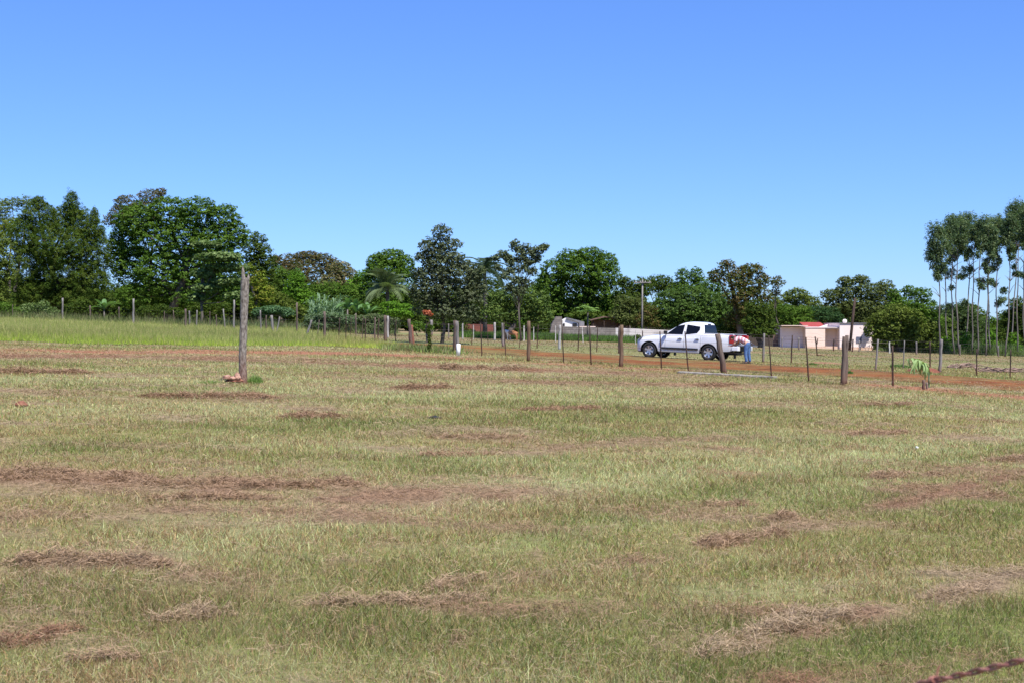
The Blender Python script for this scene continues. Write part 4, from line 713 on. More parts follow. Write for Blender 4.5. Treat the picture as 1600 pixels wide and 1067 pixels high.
# piles of roots and branches on the right
for i, (px, py, L, n_, lab) in enumerate([(1500, 575, 1.0, 26, 'left heap of dead roots and branches on the far right grass'), (1548, 581, .9, 22, 'middle dark heap of roots on the far right grass'), (1592, 582, 1.6, 36, 'right heap of dead branches cut by the right edge')]):
    g = Vector(G(px, py)); mb = MB(); rg = random.Random(i+4)
    for k in range(n_):
        x = rg.uniform(-L, L)*.7; y = rg.uniform(-.4, .4); a = rg.gauss(0, .5); l_ = rg.uniform(.3, 1.0); z0 = -S*x+rg.uniform(.02, .18)*(1-abs(x)/L)
        mb.tube([(x, y, z0), (x+cos(a)*l_*.5, y+sin(a)*.3, z0+rg.uniform(-.03, .14)), (x+cos(a)*l_, y+sin(a)*.6, z0+rg.uniform(-.1, .1)-S*l_)], [rg.uniform(.02, .05), .03, .01], 5)
    tag(mb.build('branch_heap', M['bark_dry'], loc=g), lab, 'branch heap')
# fallen concrete beam
a_, c_ = Vector(G(1060, 583)), Vector(G(1212, 591.5)); d = (c_-a_); L = d.length; root = a_
mb = MB(); n_ = 14; rg = random.Random(9); side = Vector((-d.y, d.x, 0)).normalized()*.15; vs = []; fs = []
for i in range(n_+1):
    p = d*(i/n_)+Vector((0, 0, rg.uniform(-.008, .008))); e = 1 if i > 0 else .6
    vs += [p-side*e+Vector((0, 0, -.04)), p-side*e+Vector((0, 0, .065)), p+side*e+Vector((0, 0, .08)), p+side*e+Vector((0, 0, -.04))]
for i in range(n_):
    for j in range(4): q = i*4; fs.append((q+j, q+(j+1) % 4, q+4+(j+1) % 4, q+4+j))
fs += [(0, 1, 2, 3), tuple(range(n_*4+3, n_*4-1, -1))]
tag(mb.add(vs, fs).build('fallen_beam', mat('old_concrete', (.17,.145,.12), (.30,.27,.23), .9, 6, .8), loc=a_, bevel=.012), 'long grey concrete beam lying flat on the grass in front of the pickup', 'beam')
# drooping plant with long leaves at the right
def droopy():
    base = Vector(G(1452, 606)); root = empty('young_corn_plant', base, 'young plant with long drooping striped leaves beside the two short stumps', 'plant'); rg = random.Random(8); s_ = base.y/FPX
    st = [Vector((0, 0, 0)), Vector((-1*s_, 0, 22*s_)), Vector((-8*s_, 0, 36*s_)), Vector((-20*s_, .05, 44*s_)), Vector((-30*s_, .1, 46*s_))]
    MB().tube(st, [.022, .02, .016, .012, .006], 6).build('stem', M['maize'], root)
    for k in range(34):
        t = rg.uniform(.4, 1)*4; i = min(3, int(t)); p = st[i].lerp(st[i+1], t-i); q = rg.random() < .5
        blade_leaf(rg.uniform(.22, .42), .07, 1.6, M['plant_leaf'], 'leaf', root, (rg.uniform(-.4, .4), rg.uniform(-.2, .9), rg.uniform(-2.6, 1.2)), p)
    for k in range(4):
        blade_leaf(.3, .03, 1.8, M['straw_leaf'], 'dry_leaf', root, (0, .9, k*1.6), (0, 0, .12+k*.05))
M['plant_leaf'] = flat_leaf_mat('striped_leaf', (.30,.42,.16)); M['straw_leaf'] = flat_leaf_mat('dry_leaf', (.34,.25,.14)); droopy()
# dark scraps in the field
for px, py, r, lab in [(678,654,(.10,.06,.025),'dark flat scrap lying in the grass near the centre'), (31,634,(.10,.07,.05),'small dark clod at the left edge of the field')]:
    lump('soil_clod', lab, Vector(G(px, py))+Vector((0, 0, .02)), r, 'dark' if px > 600 else 'stain', px, 'clod')
lump('pale_stone', 'tiny white pebble in the pale grass at right', Vector(G(1433, 702))+Vector((0, 0, .03)), (.02, .02, .016), 'white', 5, 'stone')
# barbed wire close to the camera
def barbed():
    p0, p1 = P(1290, 1098, 1.75), P(1760, 990, 1.35); root = empty('barbed_wire', p0, 'rusty twisted barbed wire strand crossing the lower right corner', 'barbed wire'); a = Vector(p0); d = Vector(p1)-a
    u = d.normalized(); e1 = u.orthogonal().normalized(); e2 = u.cross(e1); N_ = 260
    for ph in (0, pi):
        mb = MB(); mb.tube([d*t+(e1*cos(t*52+ph)+e2*sin(t*52+ph))*.0022+Vector((0, 0, -.003*math.sin(t*pi))) for t in np.linspace(-.6, 1.4, N_)], .0019, 6); mb.build('strand', M['rust'], root, smooth=True)
    for t in (-.1, .42, .94):
        c = d*t+Vector((0, 0, -.003*math.sin(t*pi))); mb = MB()
        mb.tube([c+u*(k/24*.010-.005)+(e1*cos(k*.9)+e2*sin(k*.9))*.0048 for k in range(25)], .0012, 5)
        for sx, q in ((-1, 1), (1, -1)): mb.tube([c+u*.004*sx, c+u*.006*sx+(e1*.9+e2*.4)*.014*q, c+u*.010*sx+(e1*.9+e2*.4)*.019*q], [.0013, .0011, .0003], 5)
        mb.build('barb', M['rust'], root, smooth=True)
barbed()
# ------------------------------------------------------------------ walls, house, sheds, utility poles
def wbox(mb, xa, xb, z0, z1, y0, y1, Yd):        # pixel columns and heights in metres above gz at depth Yd
    s_ = Yd/FPX; return mb.box(((xa-800)*s_, y0, z0), ((xb-800)*s_, y1, z1))
def zpx(px, py, Yd): return HCAM+ray(px, py)[2]*Yd
def wall_run(name, lab, xa, xb, Ya, Yb, ta, tb, m, th_=.15, cat='wall', cap=None, steps=6):
    root = None; mb = MB(); a = Vector(GY(xa, Ya)); b_ = Vector(GY(xb, Yb)); org = a.copy(); top_a, top_b = zpx(xa, ta, Ya), zpx(xb, tb, Yb); d = b_-a; n_ = Vector((-d.y, d.x, 0)).normalized()*th_
    p = [Vector((0, 0, -.5)), Vector((d.x, d.y, b_.z-a.z-.5)), Vector((d.x, d.y, top_b-a.z)), Vector((0, 0, top_a-a.z))]
    mb.add(p+[q+n_ for q in p], [(0,1,2,3),(7,6,5,4),(0,4,5,1),(1,5,6,2),(2,6,7,3),(3,7,4,0)]); return tag(mb.build(name, m, loc=org), lab, cat)
def blockmat(name, c1, c2, mort, bw=.4, bh=.2, rot=True, msize=.012):
    m = mat(name, c1, c2, .95, 1.6, .2); n = m.node_tree.nodes; l = m.node_tree.links; bsdf = n['Principled BSDF']; cr = [x for x in n if x.type == 'VALTORGB'][0]
    br = n.new('ShaderNodeTexBrick'); br.inputs['Scale'].default_value = 1; br.inputs['Brick Width'].default_value = bw; br.inputs['Row Height'].default_value = bh; br.inputs['Mortar Size'].default_value = msize; br.inputs['Mortar'].default_value = (*mort, 1)
    tc = n.new('ShaderNodeTexCoord'); mp = n.new('ShaderNodeMapping'); mp.inputs['Rotation'].default_value = (pi/2, 0, 0); l.new(tc.outputs['Object'], mp.inputs[0]); l.new(mp.outputs[0], br.inputs['Vector'])
    sc2 = n.new('ShaderNodeVectorMath'); sc2.operation = 'SCALE'; sc2.inputs['Scale'].default_value = .8; l.new(cr.outputs[0], br.inputs['Color1']); l.new(cr.outputs[0], sc2.inputs[0]); l.new(sc2.outputs[0], br.inputs['Color2']); l.new(br.outputs[0], bsdf.inputs['Base Color']); return m
bw_ = blockmat('grey_blocks', (.17,.145,.13), (.27,.235,.21), (.10,.09,.085)); rw_ = blockmat('red_blocks', (.20,.06,.045), (.30,.10,.07), (.12,.06,.045), .25, .12)
ww_ = mat('whitewash', (.30,.27,.26), (.56,.51,.49), .9, 1.1, contrast=(.3, .5))
wall_run('block_wall', 'long grey concrete block wall left of the white wall', 868, 962, 128, 130, 510, 513, bw_)
wall_run('white_wall', 'white painted garden wall ending behind the pickup bonnet', 962, 1052, 130, 131, 512.5, 516.5, ww_)
wall_run('brick_wall', 'low red brick wall behind weeds and thin white posts', 727, 771, 128, 128, 506.5, 507.5, rw_)
wall_run('board_fence', 'dark weathered board fence right of the person, reaching the cream house', 1163, 1210, 131, 132, 519, 520, mat('dark_boards', (.035,.03,.028), (.09,.065,.055), .95, 9, .5, stretch=(3, 1, .15)), cat='fence')
# grey gabled shed, white house behind the wall
def hut():
    Yd = 134; b = Vector(GY(880, Yd)); s_ = Yd/FPX; root = empty('small_shed', b, 'small shed with grey block gable, white front and grey sloping roof', 'shed')
    X = lambda px: (px-880)*s_
    Z = lambda py: zpx(880, py, Yd)-b.z
    mb = MB(); mb.prism([(X(857), -.3), (X(878), -.3), (X(878), Z(495)), (X(869), Z(495)), (X(862), Z(508))], 1, 0, 3.2); mb.build('gable', bw_, root)
    mb = MB(); mb.prism([(X(879), 0), (X(904), 0), (X(904), Z(504)), (X(892), Z(499)), (X(885), Z(497)), (X(879), Z(500))], 1, .3, 3.0); mb.build('wall', M['white'], root)
    mb = MB(); mb.box((X(895), .22, Z(510.5)), (X(901.5), .28, Z(505.5))); mb.box((X(880), .22, Z(510)), (X(882.5), .28, Z(505.5))); mb.build('window', M['dark'], root)
    mb = MB(); mb.prism([(X(885), Z(496.2)), (X(913), Z(503)), (X(913), Z(510)), (X(905), Z(510)), (X(905), Z(504.5)), (X(885), Z(497.5))], 1, .1, 3.6); mb.build('roof', M['grey_roof'], root)
    mb = MB(); mb.box((X(905), -.6, Z(511.4)), (X(930), .4, Z(510.2))); mb.build('awning', M['pink_white'], root)
hut()
def barn():
    Yd = 140; b = Vector(GY(945, Yd)); s_ = Yd/FPX; root = empty('open_barn', b, 'dark open barn with cream roof edge in the shade behind the block wall', 'barn'); X = lambda px: (px-945)*s_; Z = lambda py: zpx(945, py, Yd)-b.z
    MB().box((X(925), 1.2, -.2), (X(985), 1.4, Z(500))).build('back_wall', M['clay_roof'], root)
    mb = MB(); mb.prism([(X(922), Z(500)), (X(945), Z(494.5)), (X(972), Z(500)), (X(972), Z(501.5)), (X(945), Z(496)), (X(922), Z(501.5))], 1, -.4, 2.4); mb.build('roof', M['clay_roof'], root)
    mb = MB(); mb.prism([(X(949), Z(494.6)), (X(962), Z(495.2)), (X(962), Z(498)), (X(955), Z(496.4))], 1, -.6, -.42); mb.build('roof_edge', M['pink_white'], root)
    for px in (926, 943, 966): MB().box((X(px), -.2, -.2), (X(px)+.12, -.08, Z(500))).build('pillar', M['wood_dark'], root)
barn()
def house():
    Yd = 126; b = Vector(GY(1285, Yd)); s_ = Yd/FPX; root = empty('cream_house', b, 'low cream house with red roof, flat roofed shed and tall white end block', 'house'); X = lambda px: (px-1285)*s_; Z = lambda py: zpx(1285, py, Yd)-b.z
    B = lambda name, x0, x1, y0, y1, z0, z1, m: MB().box((X(x0), y0, z0), (X(x1), y1, z1)).build(name, m if not isinstance(m, str) else M[m], root)
    lo = -.6
    B('shed_wall', 1219, 1254.5, .0, 3.5, lo, Z(511.2), 'white_wall')
    MB().prism([(-1.15, Z(508.6)), (-1.15, Z(509.6)), (3.9, Z(511.6)), (3.9, Z(510.4))], 0, X(1217), X(1258.5)).build('shed_roof', M['pink_white'], root)
    for px in (1220, 1228, 1241): B('rafter', px, px+1.2, -1.0, -.02, Z(510.9), Z(510.2), 'wood')
    B('corner_board', 1216.5, 1219, .1, .4, lo, Z(512), 'wood_grey'); B('board_gate', 1209, 1216.4, .25, .35, lo, Z(523), 'clay_roof')
    B('wall', 1254.6, 1285, -1.1, 3.5, lo, Z(512.4), 'pink_white'); B('coping', 1254.2, 1310, -1.16, 3.4, Z(512.3), Z(511.4), 'white_wall')
    B('recessed_wall', 1285.1, 1306.4, .0, 3.5, lo, Z(512.4), 'pink_white'); B('canopy', 1285.2, 1310, -1.1, -.01, Z(514), Z(512.6), 'pink_white')
    B('tall_block', 1306.5, 1358, -1.35, 5, lo, Z(505.6), 'white_wall'); B('roof_slab', 1306, 1358.6, -1.45, 5.1, Z(505.5), Z(504.9), 'grey_roof')
    mb = MB(); mb.add([(X(1270), 3.4, Z(511.5)), (X(1306), 3.4, Z(511.5)), (X(1306), 6.5, Z(504)), (X(1272), 6.5, Z(504)), (X(1270), 3.4, Z(513)), (X(1306), 3.4, Z(513)), (X(1306), 6.5, Z(511)), (X(1272), 6.5, Z(511))], [(0,1,2,3),(4,7,6,5),(0,4,5,1),(1,5,6,2),(2,6,7,3),(3,7,4,0)]); mb.build('red_roof', M['red_roof'], root)
    mb = MB(); mb.prism([(X(1290), Z(512.2)), (X(1306.4), Z(512.2)), (X(1306.4), Z(506.6))], 1, 3.0, 3.3); mb.build('parapet', M['white_wall'], root)
    w_ = B('window', 1332, 1340, -1.40, -1.36, Z(535.5), Z(526), mat('blue_shutter', (.10,.11,.16), (.16,.17,.23), .6, 6)); 
    B('plinth', 1254.6, 1306.4, -1.13, -1.11, lo, .22, mat('soil_stained', (.60,.38,.27), (.66,.5,.4), .9, 5)); B('plinth', 1306.6, 1357.9, -1.38, -1.36, lo, .15, bpy.data.materials['soil_stained'])
    MB().tube([(X(1316), -.9, Z(505)), (X(1315.6), -.9, Z(502.6))], .025, 6).build('dish_mast', M['wire'], root)
    bm = bmesh.new(); bmesh.ops.create_cone(bm, cap_ends=True, segments=20, radius1=.2, radius2=.04, depth=.06); me = bpy.data.meshes.new('satellite_dish'); bm.to_mesh(me); bm.free(); o = link('satellite_dish', me, M['white_wall'], root, (X(1316), -.95, Z(502))); o.rotation_euler = (radians(70), radians(-30), 0)
house()
def pole(name, lab, bpx, Yd, tx_, ty_, r, m, cross=None, by=None):
    b = Vector(GY(bpx, Yd)); t = Vector(P(tx_, ty_, Yd))-b; root = empty(name, b, lab, 'utility pole'); MB().tube([(0, 0, -.2), t*.5, t], [r, r*.9, r*.75], 10).build('pole', M[m], root, smooth=True)
    if cross:
        zz = t.z-.35; MB().box((t.x-cross, -.2, zz), (t.x+cross, -.09, zz+.11)).build('crossarm', M['wood_grey'], root)
        for dx in (-.85, -.3, .3, .85): MB().tube([(t.x+dx*cross, -.13, zz+.11), (t.x+dx*cross, -.13, zz+.22)], [.045, .035], 8).build('insulator', M['concrete'], root)
pole('utility_pole', 'pale concrete utility pole with a crossarm rising above the trees', 1003, 131, 1004, 437, .09, 'wood_grey', .8)
pole('utility_pole', 'slanting dark wooden pole standing before the tall white house block', 1327, 116, 1336, 466, .13, 'wood_dark')
# ------------------------------------------------------------------ pickup
def paint(name, c, rough=.25, coat=.6, metal=0):
    m = mat(name, c, None, rough, metal=metal, spec=.5); m.node_tree.nodes['Principled BSDF'].inputs['Coat Weight'].default_value = coat; return m
M['car'] = paint('pearl_white_paint', (.78,.78,.80), .22); M['glass'] = paint('tinted_glass', (.006,.007,.012), .2, .0); M['glass'].node_tree.nodes['Principled BSDF'].inputs['Specular IOR Level'].default_value = .2; M['rubber'] = mat('rubber', (.018,.018,.018), (.03,.03,.03), .85, 12); M['alloy'] = paint('alloy', (.62,.62,.64), .28, 0, .8)
M['black'] = mat('black_plastic', (.025,.025,.027), None, .55); M['redlamp'] = paint('red_lamp', (.42,.012,.015), .15, .5); M['chrome'] = paint('chrome', (.75,.75,.77), .12, 0, 1); M['lamp'] = paint('headlamp', (.10,.11,.13), .08, .5); M['plastic'] = mat('grey_plastic', (.30,.29,.29), None, .5)
def pickup():
    fl = Vector(G(1015, 558.7)); ang = radians(180-31); f = Vector((cos(ang), sin(ang), 0)); nrm = Vector((S, 0, 1)).normalized(); f = (f-nrm*f.dot(nrm)).normalized(); lf = nrm.cross(f)
    org = fl-lf*.78; R_ = Matrix((f, lf, nrm)).transposed().to_4x4(); R_.translation = org
    root = empty('pickup_truck', org, 'white double cab pickup parked on the grass with its tailgate lowered', 'pickup truck'); root.matrix_world = R_; root.rotation_mode = 'XYZ'
    ST = [(.84,.42,.74,.70,.36),(.80,.34,.84,.74,.56),(.73,.29,.94,.86,.71),(.60,.27,1.0,.91,.83),(.48,.27,1.03,.94,.895),(.3,.27,1.06,.97,.905),(0,.28,1.115,1.02,.925),(-.4,.30,1.15,1.07,.925),(-.8,.31,1.17,1.13,.915),(-1.2,.31,1.15,1.14,.91),(-2.0,.31,1.15,1.14,.91),(-2.74,.31,1.16,1.15,.91),(-2.78,.32,1.27,1.26,.91),(-3.1,.34,1.27,1.26,.925),(-3.6,.38,1.27,1.26,.925),(-4.1,.42,1.27,1.26,.905),(-4.34,.46,1.26,1.25,.885),(-4.38,.50,1.24,1.23,.87)]
    V = []; F = []
    for x, zb, zc, ze, hw in ST:
        h_ = [(0, zb), (hw*.82, zb), (hw*.95, zb+.05), (hw*.985, zb+.2), (hw, (zb+ze)/2+.02), (hw*.99, ze-.2), (hw*.975, ze-.07), (hw*.93, ze-.01), (hw*.80, ze+(zc-ze)*.35), (hw*.45, ze+(zc-ze)*.85), (0, zc)]
        V += [(x, y, z) for y, z in h_]+[(x, -y, z) for y, z in h_[-2:0:-1]]
    K = 20
    for i in range(len(ST)-1):
        for j in range(K): a = i*K; F.append((a+j, a+(j+1) % K, a+K+(j+1) % K, a+K+j))
    F += [tuple(range(K)), tuple(range((len(ST)-1)*K, len(ST)*K))[::-1]]
    o = MB().add(V, F).build('body', M['car'], root, smooth=True)
    cuts = []
    def cut(mb):
        c = mb.build('cutter', M['black']); c.parent = root; md = o.modifiers.new('cut', 'BOOLEAN'); md.operation = 'DIFFERENCE'; md.solver = 'EXACT'; md.object = c; cuts.append(c)
    for ax in (0, -3.1):
        for s_ in (1, -1):
            rr_ = .455; cut(MB().prism([(ax+rr_*cos(t)*1.03, .36+rr_*sin(t)) for t in np.linspace(0, 2*pi, 32, endpoint=False)], 1, s_*.55, s_*1.2))
    cut(MB().box((-4.6, -.74, .78), (-2.86, .74, 1.5)))
    dg = bpy.context.evaluated_depsgraph_get(); dg.update(); me = bpy.data.meshes.new_from_object(o.evaluated_get(dg)); o.modifiers.clear(); old = o.data; o.data = me
    me.materials.clear(); me.materials.append(M['car']); me.materials.append(M['black'])
    for p in me.polygons:
        c = p.center; inw = False
        for ax in (0, -3.1):
            if abs(math.hypot((c.x-ax)/1.03, c.z-.36)-.455) < .012 and abs(p.normal.y) < .5 and c.z > .25: inw = True
            if math.hypot(c.x-ax, c.z-.36) < .46 and abs(abs(c.y)-.55) < .01: inw = True
        if c.x < -2.85 and abs(c.y) < .745 and .77 < c.z < 1.3 and not (p.normal.z > .5 and c.z > 1.2): inw = True
        if p.normal.z < -.7: inw = True
        p.material_index = 1 if inw else 0; p.use_smooth = True
    bm = bmesh.new(); bm.from_mesh(me)
    for e in bm.edges:
        if len(e.link_faces) == 2 and e.calc_face_angle(0) > radians(38): e.smooth = False
    bm.to_mesh(me); bm.free()
    for c in cuts: bpy.data.objects.remove(c, do_unlink=True)
    # cab
    LY = [(1.10,-.58,-2.86,.875),(1.18,-.72,-2.855,.865),(1.35,-1.0,-2.83,.815),(1.55,-1.33,-2.80,.755),(1.68,-1.56,-2.76,.71),(1.75,-1.74,-2.70,.67),(1.795,-1.95,-2.58,.58),(1.815,-2.1,-2.45,.45)]
    V = []; F = []; K = 28
    def outline(xf, xr, hw, z):
        pts = []; cf, cr_ = min(.28, hw*.4), .10
        for (cx_, cy_, r, a0) in ((xf-cf, hw-cf*.35, None, 90), (xf-cf, -(hw-cf*.35), None, 0)): pass
        for a in np.linspace(90, 0, 8): pts.append((xf-.26+.26*cos(radians(a)), hw-.12+.12*sin(radians(a))))
        for a in np.linspace(0, -90, 7)[1:]: pts.append((xf-.26+.26*cos(radians(a)), -(hw-.12)+.12*sin(radians(a))))
        for a in np.linspace(-90, -180, 8): pts.append((xr+.08+.08*cos(radians(a)), -(hw-.08)+.08*sin(radians(a))))
        for a in np.linspace(180, 90, 7): pts.append((xr+.08+.08*cos(radians(a)), (hw-.08)+.08*sin(radians(a))))
        return [(x, y, z) for x, y in pts]
    for z, xf, xr, hw in LY: V += outline(xf, xr, hw, z)
    K = len(V)//len(LY)
    for i in range(len(LY)-1):
        for j in range(K): a = i*K; F.append((a+j, a+(j+1) % K, a+K+(j+1) % K, a+K+j))
    F.append(tuple(range((len(LY)-1)*K, len(LY)*K)))
    MB().add(V, F).build('cab', M['car'], root, smooth=True)
    zz = [q[0] for q in LY]; HW = lambda z: np.interp(z, zz, [q[3] for q in LY]); XR = lambda z: np.interp(z, zz, [q[2] for q in LY]); XF = lambda z: np.interp(z, zz, [q[1] for q in LY])
    def side_glass(name, pts, s_, off=.008, m='glass'):
        # subdivide in z so the glass follows the curved side
        P_ = []; N_ = 6; top = [p for p in pts]; mb = MB(); zs = np.linspace(min(p[1] for p in pts), max(p[1] for p in pts), N_+1); rows = []
        for z in zs:
            xs_ = []
            for (x0, z0), (x1, z1) in zip(pts, pts[1:]+pts[:1]):
                if min(z0, z1)-1e-6 <= z <= max(z0, z1)+1e-6:
                    if abs(z1-z0) < 1e-6: xs_ += [x0, x1]
                    else: xs_.append(x0+(x1-x0)*(z-z0)/(z1-z0))
            rows.append((min(xs_), max(xs_), z))
        vs = []; fs = []
        for a, b_, z in rows: y = s_*(HW(z)+off); vs += [(a, y, z), (b_, y, z), (a, y-s_*.02, z), (b_, y-s_*.02, z)]
        for i in range(N_): q = i*4; fs += [(q, q+1, q+5, q+4), (q+2, q+6, q+7, q+3), (q, q+4, q+6, q+2), (q+1, q+3, q+7, q+5)]
        return mb.add(vs, fs).build(name, M[m], root, smooth=False)
    for s_ in (1, -1):
        side_glass('window', [(-.90,1.185),(-1.74,1.185),(-1.80,1.665),(-1.66,1.66),(-1.45,1.60)], s_)
        side_glass('window', [(-1.90,1.185),(-2.42,1.195),(-2.60,1.42),(-2.60,1.655),(-1.92,1.665)], s_)
        # seams, handles, trim, mirror
        for xs_ in (-.86, -1.84, -2.70):
            MB().tube([(xs_, s_*.905, .42), (xs_, s_*.914, .75), (xs_, s_*.895, 1.06), (xs_, s_*.868, 1.15)], .007, 4).build('door_seam', M['plastic'], root)
        for xs_ in (-1.63, -2.52):
            h = MB(); h.box((xs_-.11, s_*.905, .975), (xs_+.11, s_*.955, 1.01)); h.build('door_handle', M['chrome'], root, bevel=.008)
            h = MB(); h.tube([(xs_, s_*.897, .985), (xs_, s_*.912, .985)], .055, 12); h.build('handle_cup', M['plastic'], root)
        MB().box((-2.58, s_*.90 if s_ > 0 else -.935, .46), (-.62, s_*.935 if s_ > 0 else -.90, .56)).build('side_trim', M['black'], root, bevel=.01)
        MB().box((-2.62, min(s_*.78, s_*.915), .325), (-.50, max(s_*.78, s_*.915), .40)).build('sill', M['plastic'], root, bevel=.012)
        mr_ = MB(); mr_.box((-.98, min(s_*.93, s_*1.10), 1.16), (-.84, max(s_*.93, s_*1.10), 1.34)); mr_.box((-.92, min(s_*.86, s_*.95), 1.17), (-.87, max(s_*.86, s_*.95), 1.21)); mr_.build('wing_mirror', M['black'], root, bevel=.02)
        # lamps
        tl = MB(); tl.box((-4.42, min(s_*.72, s_*.925), .84), (-4.15, max(s_*.72, s_*.925), 1.23)); t_ = tl.build('tail_light', M['redlamp'], root, bevel=.025)
        MB().box((-4.432, min(s_*.76, s_*.85), .97), (-4.412, max(s_*.76, s_*.85), 1.04)).build('reverse_lamp', M['white'], t_)
        hd = MB(); hd.add([(.79, s_*.45, .86), (.56, s_*.865, .97), (.38, s_*.915, 1.0), (.48, s_*.912, .90), (.64, s_*.83, .82), (.815, s_*.45, .76), (.70, s_*.42, .8), (.40, s_*.80, .95)], [(0,1,2,3,4,5),(0,5,6),(6,5,4,7),(7,4,3,2),(2,1,7),(1,0,6,7)]); hd.build('headlight', M['lamp'], root)
        MB().box((-3.82, min(s_*.66, s_*.89), .12), (-3.78, max(s_*.66, s_*.89), .50)).build('mud_flap', M['black'], root); MB().box((-.66, min(s_*.66, s_*.89), .14), (-.62, max(s_*.66, s_*.89), .45)).build('mud_flap', M['black'], root)
    # windscreen and back glass
    def lerp_face(zs, xfun, off, hwf, name, m='glass'):
        vs = []; fs = []
        for z in zs: x = xfun(z)+off; y = HW(z)*hwf; vs += [(x, y, z), (x, -y, z), (x-off*2.5, y, z), (x-off*2.5, -y, z)]
        for i in range(len(zs)-1): q = i*4; fs += [(q, q+1, q+5, q+4), (q+2, q+6, q+7, q+3), (q, q+4, q+6, q+2), (q+1, q+3, q+7, q+5)]
        return MB().add(vs, fs).build(name, M[m], root)
    lerp_face([1.20, 1.35, 1.55, 1.68], XF, .012, .84, 'windscreen'); lerp_face([1.235, 1.35, 1.50, 1.68], XR, -.012, .92, 'back_window')
    MB().box((-2.76, -.17, 1.675), (-2.70, .17, 1.735)).build('brake_light', M['black'], root, bevel=.01)
    # bumpers, grille, plate, bed rail, tailgate
    MB().prism([(-4.34,-.80),(-4.34,.80),(-4.30,.93),(-4.38,.93),(-4.60,.84),(-4.64,.55),(-4.64,-.55),(-4.60,-.84),(-4.38,-.93),(-4.30,-.93)], 2, .50, .70).build('rear_bumper', M['black'], root, bevel=.02)
    for s_ in (1, -1): MB().box((-4.63, min(s_*.66, s_*.938), .515), (-4.30, max(s_*.66, s_*.938), .722)).build('bumper_corner', M['car'], root, bevel=.03)
    MB().box((-4.66,-.5,.69), (-4.36,.5,.715)).build('bumper_step', M['black'], root); MB().box((-4.3,-.4,.30), (-3.9,.4,.52)).build('chassis', M['black'], root); MB().box((-4.4,-.45,.34), (.5,.45,.42)).build('chassis', M['black'], root)
    MB().box((.78,-.38,.62), (.86,.38,.80)).build('grille', M['black'], root, bevel=.02); MB().box((.80,-.28,.44),(.865,.28,.54)).build('air_intake', M['black'], root, bevel=.01)
    for s_ in (1, -1): MB().box((-4.33, min(s_*.745, s_*.86), 1.262), (-2.84, max(s_*.745, s_*.86), 1.285)).build('bed_rail', M['car'], root, bevel=.008)
    tg = MB().box((-4.98,-.735,.765), (-4.46,.735,.80)).build('tailgate', M['black'], root, bevel=.01); MB().box((-4.97,-.72,.738), (-4.46,.72,.763)).build('outer_panel', M['car'], tg, bevel=.012)
    for s_ in (1, -1): MB().tube([(-4.40, s_*.755, 1.05), (-4.80, s_*.72, .80)], .008, 5).build('tailgate_cable', M['chrome'], root)
    # wheels
    for ax in (0, -3.1):
        for s_ in (1, -1):
            wr = bpy.data.objects.new('wheel', None); C.objects.link(wr); wr.parent = root; wr.location = (ax, s_*.78, .372); wr.empty_display_size = .2
            prof = [(.235,-.11),(.30,-.125),(.355,-.115),(.372,-.08),(.374,0),(.372,.08),(.355,.115),(.30,.125),(.235,.11),(.225,.0)]; V = []; F = []; n_ = 40
            for i in range(n_):
                a = 2*pi*i/n_
                for r, y in prof: V.append((r*cos(a), y, r*sin(a)))
            k = len(prof)
            for i in range(n_):
                for j in range(k): F.append((i*k+j, i*k+(j+1) % k, ((i+1) % n_)*k+(j+1) % k, ((i+1) % n_)*k+j))
            MB().add(V, F).build('tyre', M['rubber'], wr, smooth=True)
            rb = MB(); V = []; F = []
            for i in range(n_):
                a = 2*pi*i/n_
                for r, y in [(.238, s_*.10), (.238, s_*-.09), (.212, s_*-.09), (.208, s_*.07), (.22, s_*.112)]: V.append((r*cos(a), y, r*sin(a)))
            for i in range(n_):
                for j in range(5): F.append((i*5+j, i*5+(j+1) % 5, ((i+1) % n_)*5+(j+1) % 5, ((i+1) % n_)*5+j))
            rb.add(V, F); rb.tube([(0, s_*.02, 0), (0, s_*.095, 0)], [.075, .055], 16)
            for q in range(6):
                a = 2*pi*q/6+.3; M_ = Matrix.Rotation(-a, 4, 'Y')
                rb.add([tuple(M_ @ Vector(p)) for p in [(.04,s_*.085,-.038),(.215,s_*.098,-.055),(.215,s_*.098,.055),(.04,s_*.085,.038),(.04,s_*.04,-.038),(.215,s_*.05,-.055),(.215,s_*.05,.055),(.04,s_*.04,.038)]], [(0,1,2,3),(7,6,5,4),(0,4,5,1),(1,5,6,2),(2,6,7,3),(3,7,4,0)])
            rb.build('rim', M['alloy'], wr); MB().tube([(0, s_*-.06, 0), (0, s_*.01, 0)], .2, 24).build('brake_disc', M['black'], wr)
    return root, R_
truck, RT = pickup()
# ------------------------------------------------------------------ person leaning into the pickup bed
def skinned(name, pts, edges, rad, m, parent, sub=2, root_i=0):
    me = bpy.data.meshes.new(name); me.from_pydata([tuple(p) for p in pts], edges, []); me.update(); o = link(name, me, m, parent)
    md = o.modifiers.new('skin', 'SKIN'); 
    for i, r in enumerate(rad):
        rr_ = r if hasattr(r, '__len__') else (r, r); me.skin_vertices[0].data[i].radius = rr_; me.skin_vertices[0].data[i].use_root = i == root_i
    md.use_smooth_shade = True; sb = o.modifiers.new('sub', 'SUBSURF'); sb.levels = sub; sb.render_levels = sub; return o
def freeze(o):
    dg = bpy.context.evaluated_depsgraph_get(); dg.update(); me = bpy.data.meshes.new_from_object(o.evaluated_get(dg)); mm = o.data.materials[0]; o.modifiers.clear(); o.data = me
    me.materials.clear(); me.materials.append(mm); me.polygons.foreach_set('use_smooth', [True]*len(me.polygons)); return o
